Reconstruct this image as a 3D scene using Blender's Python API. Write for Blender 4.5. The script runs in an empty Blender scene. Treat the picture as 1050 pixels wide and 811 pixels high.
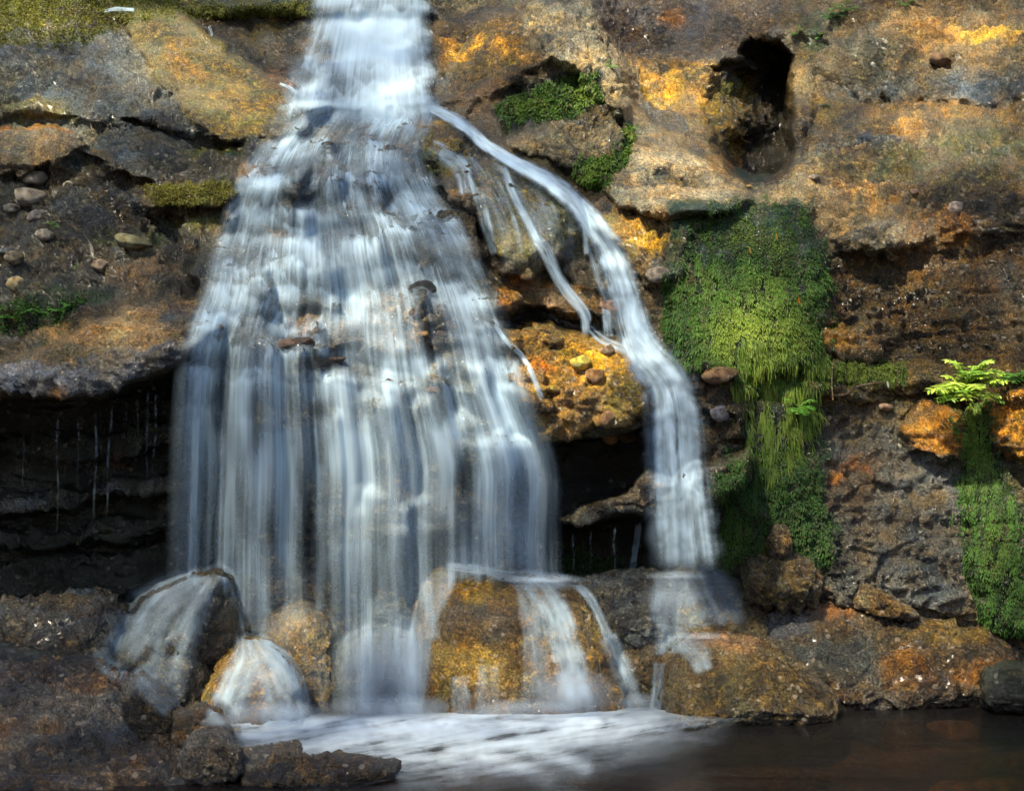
import bpy, math, random
import numpy as np
random.seed(7)
RNG = np.random.RandomState(11)
F32 = np.float32
SC = bpy.context.scene
COL = SC.collection

# ------------------------------------------------------------------ camera frame of reference
CAMZ = 1.6225
K = 1.0 / 1800.0                       # metres per photo pixel per metre of distance
def to_world(px, py, D):
    px = np.asarray(px, dtype=np.float64); py = np.asarray(py, dtype=np.float64); D = np.asarray(D, dtype=np.float64)
    return np.stack([(px - 525.0) * D * K, D, CAMZ + (405.5 - py) * D * K], -1)
def to_px(P):
    return P[..., 0] / (P[..., 1] * K) + 525.0, 405.5 - (P[..., 2] - CAMZ) / (P[..., 1] * K)

# ------------------------------------------------------------------ noise
_perm = RNG.permutation(512).astype(np.int32)
_g = RNG.normal(size=(512, 3)); _g /= np.linalg.norm(_g, axis=1)[:, None]; _g = _g.astype(F32)
_cell = RNG.rand(512, 3).astype(F32)
def _h(x, y, z):
    return _perm[(_perm[(_perm[x & 511] + y) & 511] + z) & 511]
def pnoise(p):
    p = np.asarray(p, dtype=F32)
    i = np.floor(p).astype(np.int32); f = p - i
    u = f * f * f * (f * (f * 6 - 15) + 10)
    out = 0
    for dx in (0, 1):
        wx = u[:, 0] if dx else 1 - u[:, 0]
        for dy in (0, 1):
            wy = u[:, 1] if dy else 1 - u[:, 1]
            for dz in (0, 1):
                wz = u[:, 2] if dz else 1 - u[:, 2]
                g = _g[_h(i[:, 0] + dx, i[:, 1] + dy, i[:, 2] + dz)]
                d = g[:, 0] * (f[:, 0] - dx) + g[:, 1] * (f[:, 1] - dy) + g[:, 2] * (f[:, 2] - dz)
                out = out + wx * wy * wz * d
    return out * 1.5
def fbm(p, s, o=4, gain=0.5, off=0.0):
    p = np.asarray(p, dtype=F32) * np.asarray(s, dtype=F32) + F32(off)
    a, t, n = 1.0, 0, 0
    for k in range(o):
        t = t + a * pnoise(p); n += a
        p = p * F32(2.03) + F32(17.7); a *= gain
    return t / n
def ridged(p, s, o=4, off=0.0):
    p = np.asarray(p, dtype=F32) * np.asarray(s, dtype=F32) + F32(off)
    a, t, n = 1.0, 0, 0
    for k in range(o):
        t = t + a * (1 - np.abs(pnoise(p)) * 2.0); n += a
        p = p * F32(2.07) + F32(9.1); a *= 0.5
    return t / n
def worley(p, s, off=0.0):
    """distance to the nearest and second cell point, and a random number of the nearest cell"""
    p = np.asarray(p, dtype=F32) * np.asarray(s, dtype=F32) + F32(off)
    i = np.floor(p).astype(np.int32); f = p - i
    n = len(p); F1 = np.full(n, 9, F32); F2 = np.full(n, 9, F32); ID = np.zeros(n, np.int32)
    for dx in (-1, 0, 1):
        for dy in (-1, 0, 1):
            for dz in (-1, 0, 1):
                h = _h(i[:, 0] + dx, i[:, 1] + dy, i[:, 2] + dz)
                c = _cell[h]
                d = (c[:, 0] + dx - f[:, 0]) ** 2 + (c[:, 1] + dy - f[:, 1]) ** 2 + (c[:, 2] + dz - f[:, 2]) ** 2
                m = d < F1
                F2 = np.where(m, F1, np.minimum(F2, d)); F1 = np.where(m, d, F1); ID = np.where(m, h, ID)
    return np.sqrt(F1), np.sqrt(F2), _cell[ID, 0]
def sstep(a, b, x):
    t = np.clip((x - a) / (b - a), 0, 1); return t * t * (3 - 2 * t)
def poly_sdf(px, py, poly):
    """signed distance in pixels, positive inside"""
    poly = np.asarray(poly, float); n = len(poly)
    d2 = np.full(px.shape, 1e12); ins = np.zeros(px.shape, bool)
    for a in range(n):
        x0, y0 = poly[a]; x1, y1 = poly[(a + 1) % n]
        ex, ey = x1 - x0, y1 - y0
        t = np.clip(((px - x0) * ex + (py - y0) * ey) / (ex * ex + ey * ey + 1e-9), 0, 1)
        d2 = np.minimum(d2, (px - x0 - t * ex) ** 2 + (py - y0 - t * ey) ** 2)
        if y0 != y1:
            c = ((y0 > py) != (y1 > py)) & (px < (x1 - x0) * (py - y0) / (y1 - y0) + x0)
            ins ^= c
    d = np.sqrt(d2)
    return np.where(ins, d, -d)
def line_dist(px, py, pts):
    """distance in pixels to a polyline, and how far along it (0..1)"""
    pts = np.asarray(pts, float); seg = np.hypot(*(pts[1:] - pts[:-1]).T); L = np.concatenate([[0], np.cumsum(seg)])
    best = np.full(px.shape, 1e9); tt = np.zeros(px.shape); side = np.zeros(px.shape)
    for a in range(len(pts) - 1):
        x0, y0 = pts[a]; ex, ey = pts[a + 1] - pts[a]
        t = np.clip(((px - x0) * ex + (py - y0) * ey) / (ex * ex + ey * ey + 1e-9), 0, 1)
        d = np.hypot(px - x0 - t * ex, py - y0 - t * ey)
        m = d < best
        best = np.where(m, d, best); tt = np.where(m, (L[a] + t * seg[a]) / L[-1], tt)
    return best, tt
def smooth_line(pts, n):
    """Catmull-Rom through the points, n samples evenly along it"""
    P = np.asarray(pts, float)
    if len(P) < 3:
        t = np.linspace(0, 1, n)[:, None]; return P[0] * (1 - t) + P[-1] * t
    Q = np.vstack([2 * P[0] - P[1], P, 2 * P[-1] - P[-2]])
    out = []
    for a in range(1, len(Q) - 2):
        t = np.linspace(0, 1, 24, endpoint=False)[:, None]
        p0, p1, p2, p3 = Q[a - 1], Q[a], Q[a + 1], Q[a + 2]
        out.append(0.5 * (2 * p1 + (p2 - p0) * t + (2 * p0 - 5 * p1 + 4 * p2 - p3) * t * t + (3 * p1 - p0 - 3 * p2 + p3) * t ** 3))
    R = np.vstack(out + [P[-1:]])
    L = np.concatenate([[0], np.cumsum(np.linalg.norm(R[1:] - R[:-1], axis=1))])
    s = np.linspace(0, L[-1], n)
    return np.stack([np.interp(s, L, R[:, k]) for k in range(R.shape[1])], -1)

# ------------------------------------------------------------------ mesh helpers
def new_mesh(name, V, Fq, mat, attrs=None, smooth=True, link_name=None):
    V = np.ascontiguousarray(V, dtype=F32).reshape(-1, 3); Fq = np.ascontiguousarray(Fq, dtype=np.int32)
    k = Fq.shape[1]
    me = bpy.data.meshes.new(name)
    me.vertices.add(len(V)); me.vertices.foreach_set('co', V.ravel())
    me.loops.add(Fq.size); me.loops.foreach_set('vertex_index', Fq.ravel())
    me.polygons.add(len(Fq)); me.polygons.foreach_set('loop_start', np.arange(0, Fq.size, k, dtype=np.int32))
    me.update(calc_edges=True)
    if smooth: me.polygons.foreach_set('use_smooth', np.ones(len(Fq), bool))
    for nm, arr in (attrs or {}).items():
        arr = np.asarray(arr, dtype=F32)
        if arr.ndim == 2:
            at = me.attributes.new(nm, 'FLOAT_COLOR', 'POINT')
            if arr.shape[1] == 3: arr = np.concatenate([arr, np.ones((len(arr), 1), F32)], 1)
            at.data.foreach_set('color', np.ascontiguousarray(arr, dtype=F32).ravel())
        else:
            at = me.attributes.new(nm, 'FLOAT', 'POINT'); at.data.foreach_set('value', np.ascontiguousarray(arr))
    if mat: me.materials.append(mat)
    return me
def link(name, me, parent=None):
    o = bpy.data.objects.new(name, me); COL.objects.link(o)
    if parent is not None: o.parent = parent
    return o
def tag(o, label=None, cat=None, group=None, kind=None):
    if label: o['label'] = label
    if cat: o['category'] = cat
    if group: o['group'] = group
    if kind: o['kind'] = kind
    return o
def empty(name, loc=(0, 0, 0)):
    o = bpy.data.objects.new(name, None); COL.objects.link(o); o.location = loc; o.empty_display_size = 0.05; return o
def grid_faces(nr, nc):
    r, c = np.meshgrid(np.arange(nr - 1), np.arange(nc - 1), indexing='ij')
    a = r * nc + c
    return np.stack([a, a + nc, a + nc + 1, a + 1], -1).reshape(-1, 4)
def grid_normals(P):
    du = np.gradient(P, axis=1); dv = np.gradient(P, axis=0)
    n = np.cross(du, dv); n /= np.linalg.norm(n, axis=-1, keepdims=True) + 1e-12
    return n

# ------------------------------------------------------------------ materials
def mat_new(name):
    m = bpy.data.materials.new(name); m.use_nodes = True
    nt = m.node_tree; nt.nodes.clear()
    return m, nt
def N(nt, typ, **kw):
    n = nt.nodes.new(typ)
    for k, v in kw.items():
        if hasattr(n, k): setattr(n, k, v)
    return n
def setin(n, **kw):
    for k, v in kw.items(): n.inputs[k.replace('_', ' ')].default_value = v
def L(nt, a, b): nt.links.new(a, b)
def mathn(nt, op, a, b=None, clamp=False):
    n = nt.nodes.new('ShaderNodeMath'); n.operation = op; n.use_clamp = clamp
    for i, v in enumerate((a, b)):
        if v is None: continue
        if isinstance(v, (int, float)): n.inputs[i].default_value = v
        else: nt.links.new(v, n.inputs[i])
    return n.outputs[0]
def mixc(nt, blend, fac, a, b):
    n = nt.nodes.new('ShaderNodeMix'); n.data_type = 'RGBA'; n.blend_type = blend; n.clamp_factor = True
    for sock, v in ((n.inputs[0], fac), (n.inputs[6], a), (n.inputs[7], b)):
        if isinstance(v, (int, float)): sock.default_value = v
        elif isinstance(v, tuple): sock.default_value = v
        else: nt.links.new(v, sock)
    return n.outputs[2]
def ramp(nt, src, stops):
    n = nt.nodes.new('ShaderNodeValToRGB'); e = n.color_ramp.elements
    while len(e) < len(stops): e.new(0.5)
    for el, (p, c) in zip(e, stops):
        el.position = p; el.color = c if len(c) == 4 else (*c, 1)
    L(nt, src, n.inputs[0]); return n.outputs[0]

def make_rock_material():
    m, nt = mat_new('wet_rock')
    out = N(nt, 'ShaderNodeOutputMaterial'); bs = N(nt, 'ShaderNodeBsdfPrincipled')
    tc = N(nt, 'ShaderNodeTexCoord'); at = N(nt, 'ShaderNodeAttribute', attribute_name='Col')
    wt = N(nt, 'ShaderNodeAttribute', attribute_name='Wet')
    co = tc.outputs['Object']
    n1 = N(nt, 'ShaderNodeTexNoise'); setin(n1, Scale=20.0, Detail=10.0, Roughness=0.74); L(nt, co, n1.inputs['Vector'])
    n2 = N(nt, 'ShaderNodeTexNoise'); setin(n2, Scale=85.0, Detail=6.0, Roughness=0.72); L(nt, co, n2.inputs['Vector'])
    n3 = N(nt, 'ShaderNodeTexNoise'); setin(n3, Scale=6.0, Detail=6.0, Roughness=0.65); L(nt, co, n3.inputs['Vector'])
    wv = N(nt, 'ShaderNodeVectorMath'); wv.operation = 'MULTIPLY_ADD'; L(nt, n1.outputs['Color'], wv.inputs[0]); wv.inputs[1].default_value = (0.03, 0.03, 0.03); L(nt, co, wv.inputs[2])
    v1 = N(nt, 'ShaderNodeTexVoronoi'); setin(v1, Scale=40.0); L(nt, wv.outputs[0], v1.inputs['Vector'])
    v2 = N(nt, 'ShaderNodeTexVoronoi'); setin(v2, Scale=110.0); L(nt, wv.outputs[0], v2.inputs['Vector'])
    v3 = N(nt, 'ShaderNodeTexVoronoi'); setin(v3, Scale=24.0); L(nt, wv.outputs[0], v3.inputs['Vector'])
    base = at.outputs['Color']
    nb = N(nt, 'ShaderNodeTexNoise'); setin(nb, Scale=1.7, Detail=3.0, Roughness=0.55); L(nt, co, nb.inputs['Vector'])
    coarse = ramp(nt, nb.outputs['Fac'], [(0.40, (0.30,) * 3), (0.58, (1.0,) * 3)])
    # warm and cool mineral mottling
    hue = ramp(nt, n3.outputs['Fac'], [(0.36, (0.70, 0.92, 1.18)), (0.5, (1, 1, 1)), (0.64, (1.25, 1.04, 0.66))])
    c = mixc(nt, 'MULTIPLY', 0.9, base, hue)
    val = ramp(nt, n1.outputs['Fac'], [(0.36, (0.16, 0.16, 0.16)), (0.47, (0.62, 0.62, 0.62)), (0.56, (1.15, 1.13, 1.1)), (0.66, (2.4, 2.3, 2.1))])
    c = mixc(nt, 'MULTIPLY', mathn(nt, 'MULTIPLY', coarse, 0.9), c, val)
    val2 = ramp(nt, n2.outputs['Fac'], [(0.40, (0.35, 0.35, 0.36)), (0.5, (0.95, 0.95, 0.95)), (0.60, (1.9, 1.85, 1.7))])
    c = mixc(nt, 'MULTIPLY', 0.8, c, val2)
    # grains: each cell of the conglomerate a little different, with dark joints
    sp = N(nt, 'ShaderNodeSeparateColor'); L(nt, v1.outputs['Color'], sp.inputs[0])
    g = ramp(nt, sp.outputs[0], [(0.0, (0.45, 0.45, 0.5)), (0.6, (1.0, 1.0, 1.0)), (0.9, (1.4, 1.3, 1.1)), (1.0, (2.2, 2.0, 1.65))])
    c = mixc(nt, 'MULTIPLY', mathn(nt, 'MULTIPLY', coarse, 0.7), c, g)
    # scattered pale pebbles set in the rock
    sp3 = N(nt, 'ShaderNodeSeparateColor'); L(nt, v3.outputs['Color'], sp3.inputs[0])
    pm = mathn(nt, 'MULTIPLY', mathn(nt, 'GREATER_THAN', sp3.outputs[1], 0.90), mathn(nt, 'LESS_THAN', v3.outputs['Distance'], 0.34))
    c = mixc(nt, 'MIX', mathn(nt, 'MULTIPLY', mathn(nt, 'MULTIPLY', pm, coarse), 0.5), c, (0.30, 0.26, 0.20, 1))
    L(nt, c, bs.inputs['Base Color'])
    # relief
    h = mathn(nt, 'ADD', mathn(nt, 'MULTIPLY', n1.outputs['Fac'], 1.0), mathn(nt, 'MULTIPLY', n2.outputs['Fac'], 0.40))
    h = mathn(nt, 'SUBTRACT', h, mathn(nt, 'MULTIPLY', v1.outputs['Distance'], 0.40))
    h = mathn(nt, 'SUBTRACT', h, mathn(nt, 'MULTIPLY', v2.outputs['Distance'], 0.16))
    h = mathn(nt, 'ADD', h, mathn(nt, 'MULTIPLY', pm, 0.12))
    bp = N(nt, 'ShaderNodeBump'); setin(bp, Distance=0.036); L(nt, mathn(nt, 'ADD', mathn(nt, 'MULTIPLY', coarse, 0.55), 0.45), bp.inputs['Strength']); L(nt, h, bp.inputs['Height'])
    L(nt, bp.outputs[0], bs.inputs['Normal'])
    r = mathn(nt, 'SUBTRACT', mathn(nt, 'ADD', mathn(nt, 'MULTIPLY', n2.outputs['Fac'], 0.36), 0.26), mathn(nt, 'MULTIPLY', wt.outputs['Fac'], 0.32), True)
    r = mathn(nt, 'MAXIMUM', r, 0.12)
    L(nt, r, bs.inputs['Roughness'])
    L(nt, mathn(nt, 'MULTIPLY', wt.outputs['Fac'], 0.45), bs.inputs['Coat Weight']); bs.inputs['Coat Roughness'].default_value = 0.10; L(nt, bp.outputs[0], bs.inputs['Coat Normal'])
    bs.inputs['Specular IOR Level'].default_value = 0.5
    L(nt, bs.outputs[0], out.inputs[0])
    return m
ROCK = make_rock_material()

def make_water_material(name, tint):
    m, nt = mat_new(name)
    out = N(nt, 'ShaderNodeOutputMaterial')
    at = N(nt, 'ShaderNodeAttribute', attribute_name='Dens')
    di = N(nt, 'ShaderNodeBsdfDiffuse'); di.inputs[0].default_value = (*tint, 1)
    tl = N(nt, 'ShaderNodeBsdfTranslucent'); tl.inputs[0].default_value = (*tint, 1)
    mx = N(nt, 'ShaderNodeMixShader'); mx.inputs[0].default_value = 0.35
    L(nt, di.outputs[0], mx.inputs[1]); L(nt, tl.outputs[0], mx.inputs[2])
    tr = N(nt, 'ShaderNodeBsdfTransparent')
    m2 = N(nt, 'ShaderNodeMixShader')
    L(nt, at.outputs['Fac'], m2.inputs[0]); L(nt, tr.outputs[0], m2.inputs[1]); L(nt, mx.outputs[0], m2.inputs[2])
    L(nt, m2.outputs[0], out.inputs[0])
    return m
WATER = make_water_material('white_water', (0.58, 0.77, 0.94))  # blue of the reflected sky is put into the tint
FOAM = make_water_material('foam_water', (0.66, 0.79, 0.93))

def make_leaf_material(name, sub=0.35, rough=0.5):
    m, nt = mat_new(name)
    out = N(nt, 'ShaderNodeOutputMaterial')
    at = N(nt, 'ShaderNodeAttribute', attribute_name='Col')
    bs = N(nt, 'ShaderNodeBsdfPrincipled'); L(nt, at.outputs['Color'], bs.inputs['Base Color']); setin(bs, Roughness=rough)
    tl = N(nt, 'ShaderNodeBsdfTranslucent'); L(nt, at.outputs['Color'], tl.inputs[0])
    mx = N(nt, 'ShaderNodeMixShader'); mx.inputs[0].default_value = sub
    L(nt, bs.outputs[0], mx.inputs[1]); L(nt, tl.outputs[0], mx.inputs[2]); L(nt, mx.outputs[0], out.inputs[0])
    return m
MOSS = make_leaf_material('moss', 0.3, 0.7)
LEAF = make_leaf_material('leaf', 0.4, 0.45)
# ------------------------------------------------------------------ the rock wall
CTRL = [  # photo column, photo row, metres from the camera
 (-600,-260,14.5),(-200,-260,14.6),(200,-260,15),(525,-260,15),(900,-260,14.5),(1250,-260,14),(1650,-260,13.5),
 (-600,0,11.3),(-150,0,11.9),(0,0,11.9),(150,0,12.2),(250,5,12.4),(370,0,12.7),(480,0,12.3),(560,0,11.9),(640,40,12.2),(700,0,12.5),(850,0,12.0),(1050,0,11.5),(1250,0,11.2),(1650,0,10.5),
 (-600,110,10.6),(-150,110,10.9),(0,110,10.9),(130,100,11.0),(230,100,11.4),(320,105,11.6),(375,100,11.9),(440,105,11.5),(520,110,11.2),(590,80,11.1),(660,120,11.3),(770,110,11.6),(900,110,11.2),(1050,110,10.8),(1250,110,10.5),(1650,110,10),
 (-600,200,10.2),(-150,200,10.4),(0,200,10.3),(150,200,10.3),(260,200,10.5),(350,200,10.55),(450,200,10.45),(530,200,10.4),(600,190,10.5),(680,200,10.3),(770,200,10.25),(900,200,10.4),(1050,200,10.1),(1250,200,9.9),(1650,200,9.5),
 (-600,300,9.8),(-150,300,9.9),(0,300,9.8),(120,300,9.7),(220,300,9.9),(350,300,10.0),(470,300,9.9),(560,300,9.95),(650,300,9.9),(760,300,9.75),(900,300,9.9),(1050,300,9.75),(1250,300,9.5),(1650,300,9.2),
 (-600,400,9.3),(-150,400,9.4),(0,400,9.4),(120,400,9.4),(200,400,9.5),(350,400,9.65),(480,400,9.6),(600,400,9.6),(680,400,9.55),(780,400,9.6),(900,400,9.9),(1050,400,9.6),(1250,400,9.4),(1650,400,9.2),
 (-600,500,9.3),(-150,500,9.5),(0,500,9.5),(200,500,9.6),(350,500,9.6),(480,500,9.5),(600,500,9.6),(700,500,9.5),(800,500,9.5),(900,500,9.7),(1050,500,9.6),(1250,500,9.4),(1650,500,9.1),
 (-600,600,9.3),(-150,600,9.5),(0,600,9.5),(200,600,9.65),(350,600,9.6),(500,600,9.55),(600,600,9.6),(700,600,9.6),(850,600,9.5),(1050,600,9.5),(1250,600,9.3),(1650,600,9),
 (-600,780,9.3),(0,780,9.5),(350,780,9.6),(700,780,9.6),(1050,780,9.5),(1650,780,9),
]
def tps_fit(C):
    C = np.asarray(C, float); n = len(C); X = C[:, :2] / 200.0
    r2 = ((X[:, None] - X[None]) ** 2).sum(-1); Kx = r2 * np.log(r2 + 1e-9) * 0.5 + np.eye(n) * 0.02
    A = np.zeros((n + 3, n + 3)); A[:n, :n] = Kx; A[:n, n] = 1; A[:n, n + 1:] = X; A[n, :n] = 1; A[n + 1:, :n] = X.T
    w = np.linalg.solve(A, np.concatenate([C[:, 2], np.zeros(3)]))
    return X, w
def tps_eval(fit, px, py):
    X, w = fit; sh = px.shape; P = np.stack([px.ravel(), py.ravel()], -1) / 200.0; out = np.zeros(len(P))
    for s in range(0, len(P), 60000):
        q = P[s:s + 60000]; r2 = ((q[:, None] - X[None]) ** 2).sum(-1)
        out[s:s + 60000] = (r2 * np.log(r2 + 1e-9) * 0.5) @ w[:len(X)] + w[len(X)] + q @ w[len(X) + 1:]
    return out.reshape(sh)

STEP = 1.7
xs = np.concatenate([-200 - np.cumsum(np.linspace(1.8, 12, 60))[::-1], np.arange(-200, 1250, STEP), 1250 + np.cumsum(np.linspace(1.8, 12, 60))])
ys = np.concatenate([-60 - np.cumsum(np.linspace(1.8, 9, 36))[::-1], np.arange(-60, 775, STEP)])
PX, PY = np.meshgrid(xs, ys)
NR, NC = PX.shape
D = tps_eval(tps_fit(CTRL), PX, PY)
FLAT = np.stack([PX.ravel() / 100, PY.ravel() / 100, np.zeros(PX.size)], -1)
wx = (fbm(FLAT, 1.6, 4) * 26).reshape(NR, NC); wy = (fbm(FLAT, 1.6, 4, off=50) * 22).reshape(NR, NC)
fx = (fbm(FLAT, 7.0, 3, off=9) * 7).reshape(NR, NC); fy = (fbm(FLAT, 7.0, 3, off=77) * 7).reshape(NR, NC)

ROUGH = np.ones((NR, NC))       # how broken the surface is
PEB = np.full((NR, NC), 0.25)   # how cobbly
STRA = np.full((NR, NC), 0.35)  # how bedded
def region(poly, soft, warp=0.6):
    """0..1 inside an outline whose edge wanders a little"""
    poly = np.asarray(poly, float); mg = soft + 45
    c0 = np.searchsorted(xs, poly[:, 0].min() - mg); c1 = np.searchsorted(xs, poly[:, 0].max() + mg)
    r0 = np.searchsorted(ys, poly[:, 1].min() - mg); r1 = np.searchsorted(ys, poly[:, 1].max() + mg)
    sl = (slice(r0, r1), slice(c0, c1))
    s = poly_sdf(PX[sl] + (wx[sl] + fx[sl]) * warp, PY[sl] + (wy[sl] + fy[sl]) * warp, poly)
    return sl, s
def layer(poly, push, soft=8, pillow=0.0, pr=40, warp=0.5, rough=None, peb=None, stra=None):
    if abs(push) < 0.5: push *= 0.72; pillow *= 0.5; soft *= 1.5; warp *= 1.35
    sl, s = region(poly, soft, warp)
    m = sstep(-soft * 0.5, soft * 0.5, s)
    pil = np.sqrt(np.clip(1 - (1 - np.clip(s / pr, 0, 1)) ** 2, 0, 1)) * pillow
    D[sl] -= push * m + pil
    for arr, v in ((ROUGH, rough), (PEB, peb), (STRA, stra)):
        if v is not None: arr[sl] = arr[sl] * (1 - m) + v * m

# upper left: bedded grey rock and the smooth ochre slope beside the top fall
layer([(-200,30),(60,25),(130,45),(165,85),(200,125),(235,148),(180,150),(120,128),(60,120),(-200,125)], 0.12, 10, 0.10, 40, rough=1.2, stra=1.0)
layer([(125,12),(185,12),(215,38),(250,64),(290,92),(333,108),(314,142),(232,148),(200,128),(165,88),(138,48)], 0.22, 8, 0.22, 45, 0.3, rough=0.35, peb=0.1, stra=0.15)
layer([(195,14),(306,12),(312,55),(300,85),(285,90),(250,64),(215,37)], -0.15, 10, 0.0, rough=0.8, stra=0.5)
layer([(130,122),(218,143),(250,150),(212,152),(135,132)], -0.22, 5, 0, warp=0.3)
layer([(-200,128),(0,128),(62,134),(88,152),(62,168),(20,182),(-200,190)], 0.16, 8, 0.10, 25, rough=0.45, stra=0.2)
layer([(85,156),(105,157),(134,175),(120,178)], 0.12, 5, 0.05, 12, 0.2, rough=0.4)
layer([(80,160),(262,150),(262,186),(180,186),(120,182)], 0.10, 6, 0.06, 14, rough=1.0, stra=0.8)
layer([(150,190),(235,183),(246,198),(225,212),(152,216)], 0.20, 6, 0.08, 14, 0.3, rough=0.5)
layer([(150,222),(172,220),(187,228),(182,246),(160,252)], -0.16, 7, 0, warp=0.3)
layer([(-200,188),(30,170),(90,180),(150,215),(215,240),(208,310),(120,312),(60,340),(0,352),(-200,352)], -0.08, 14, 0, rough=1.5, peb=1.0, stra=0.3)
# left ledge with the dark recess under it
layer([(-200,400),(0,376),(60,350),(130,316),(205,306),(230,330),(222,350),(170,385),(100,404),(-200,414)], 0.18, 8, 0.14, 26, 0.3, rough=0.6, stra=0.5, peb=0.15)
layer([(-200,382),(40,374),(140,362),(205,345),(200,365),(150,386),(95,405),(-200,412)], 0.05, 5, 0.05, 14, 0.3, rough=1.2, peb=0.8)
layer([(-220,412),(0,412),(100,406),(168,385),(200,362),(235,372),(262,400),(262,520),(250,625),(160,628),(60,628),(-220,628)], -0.75, 7, 0, warp=0.3, rough=1.0, stra=0.8)
layer([(-200,520),(40,508),(120,494),(178,487),(240,490),(240,500),(175,503),(90,516),(0,532),(-200,540)], 0.30, 6, 0.06, 8, 0.3, rough=1.3, peb=0.8)
layer([(-200,455),(60,448),(130,440),(200,446),(200,458),(60,464),(-200,474)], 0.20, 6, 0.05, 8, 0.6, rough=1.3, peb=0.8)
layer([(-200,552),(60,545),(160,532),(230,535),(230,546),(100,556),(-200,568)], 0.22, 6, 0.05, 8, 0.6, rough=1.3, peb=0.8)
layer([(-200,590),(60,575),(180,560),(240,560),(240,600),(120,610),(-200,625)], 0.15, 9, 0.05, 10, 0.4)
# the stepped wall under the main fall: ledges that the water runs over
for (y0, yy, x0, x1, p) in ((105,135,300,470,0.10),(148,176,262,420,0.18),(186,214,235,380,0.18),(235,262,300,470,0.14),(262,292,215,330,0.16),(300,330,330,520,0.16),
                            (330,352,200,330,0.14),(352,378,260,350,0.20),(392,420,340,450,0.16),(405,425,175,330,0.15),(430,460,470,560,0.14),(372,400,440,540,0.12),
                            (498,530,330,470,0.14),(490,520,180,300,0.16)):
    for q in range(2):
        a, b = x0 + (x1 - x0) * q / 2 - 8, x0 + (x1 - x0) * (q + 1) / 2 + 8
        dy = random.uniform(-10, 10)
        layer([(a, y0 + dy), (b, y0 + dy + random.uniform(-8, 8)), (b + 6, yy + dy + 20), (a - 4, yy + dy + 24)], p, 8, p * 0.6, 14, 0.9, rough=0.9)
layer([(220,180),(300,150),(480,150),(520,330),(560,420),(572,590),(180,590),(185,350)], 0.0, 40, rough=1.1, peb=0.5, stra=0.7)
layer([(425,300),(460,300),(475,380),(440,412),(425,370)], 0.02, 14, 0.04, 14, 0.5, peb=1.3)
# top fall: back wall, lip, mid step
layer([(318,2),(436,2),(446,100),(300,104),(304,40)], -0.10, 10, 0, rough=0.6, stra=0.5)
layer([(330,62),(380,52),(440,74),(446,110),(306,110)], 0.22, 8, 0.10, 18, 0.5, rough=0.6)
layer([(225,2),(318,-6),(440,-6),(455,14),(300,16),(225,16)], 0.15, 6, 0.05, 8, 0.3, rough=0.5)
# rocks between the main fall and the side stream
layer([(432,128),(452,124),(478,134),(488,160),(478,182),(452,182),(436,160)], 0.12, 8, 0.16, 26, 0.4, rough=0.9, peb=0.6)
layer([(440,190),(500,160),(545,165),(585,195),(592,235),(575,270),(545,290),(515,285),(505,240),(470,215)], 0.22, 8, 0.50, 44, 0.5, rough=0.9, stra=0.4)
layer([(508,296),(545,280),(600,290),(632,308),(628,330),(585,325),(540,318),(512,330)], 0.10, 7, 0.08, 16, 0.4, rough=0.8)
layer([(500,318),(540,318),(600,326),(640,345),(600,345),(560,335),(515,345)], -0.16, 7, 0, warp=0.4)
layer([(520,335),(560,330),(600,338),(650,370),(665,410),(640,440),(610,436),(590,450),(560,455),(540,420),(520,380)], 0.16, 7, 0.12, 30, 0.4, rough=0.7, peb=0.9, stra=0.2)
layer([(548,330),(562,320),(580,332),(582,352),(565,356),(550,345)], 0.06, 5, 0.07, 12, 0.2, rough=0.5)
layer([(560,458),(600,452),(650,442),(690,430),(700,470),(695,600),(560,600),(556,520)], -0.50, 7, 0, warp=0.3, rough=0.8)
layer([(570,535),(600,520),(640,505),(660,480),(690,490),(770,460),(765,490),(735,515),(700,530),(640,530),(590,545)], 0.52, 7, 0.08, 14, 0.35, rough=1.2, peb=0.9)
layer([(560,545),(700,530),(735,520),(735,600),(560,600)], -0.15, 8, 0, warp=0.3)
# beige shoulder right of the top fall, its pebbly face and the mossy recess
layer([(446,14),(540,14),(560,62),(522,92),(452,112),(444,60)], 0.10, 7, 0.05, 24, 0.3, rough=0.7, stra=0.5)
layer([(540,0),(575,-14),(606,4),(636,62),(652,108),(640,125),(610,100),(585,70),(560,62),(546,30)], 0.25, 9, 0.22, 36, 0.3, rough=0.8, stra=0.6)
layer([(506,110),(522,94),(560,80),(608,72),(616,100),(590,112),(560,128),(515,130)], -0.13, 16, 0, warp=0.4, rough=1.2)
layer([(530,150),(560,128),(610,104),(640,100),(650,140),(625,190),(605,192),(580,170)], 0.12, 7, 0.08, 20, 0.4, rough=1.3, peb=1.2)
layer([(636,100),(652,108),(700,150),(772,203),(745,216),(690,222),(640,214),(622,196),(646,150)], 0.26, 7, 0.16, 30, 0.3, rough=0.45, peb=0.2, stra=0.5)
layer([(658,178),(715,176),(722,190),(665,196)], -0.10, 6, 0, warp=0.6, stra=1.5)
layer([(600,205),(660,208),(745,212),(700,250),(700,290),(660,290),(630,250)], 0.06, 8, 0.08, 26, 0.4, rough=0.9, peb=0.8)
layer([(660,280),(672,274),(690,280),(690,290),(672,296)], 0.12, 5, 0.06, 10, 0.2, rough=0.6)
layer([(575,250),(600,252),(622,275),(632,300),(600,296),(580,280)], 0.08, 5, 0.12, 18, 0.3, rough=0.8)
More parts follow.
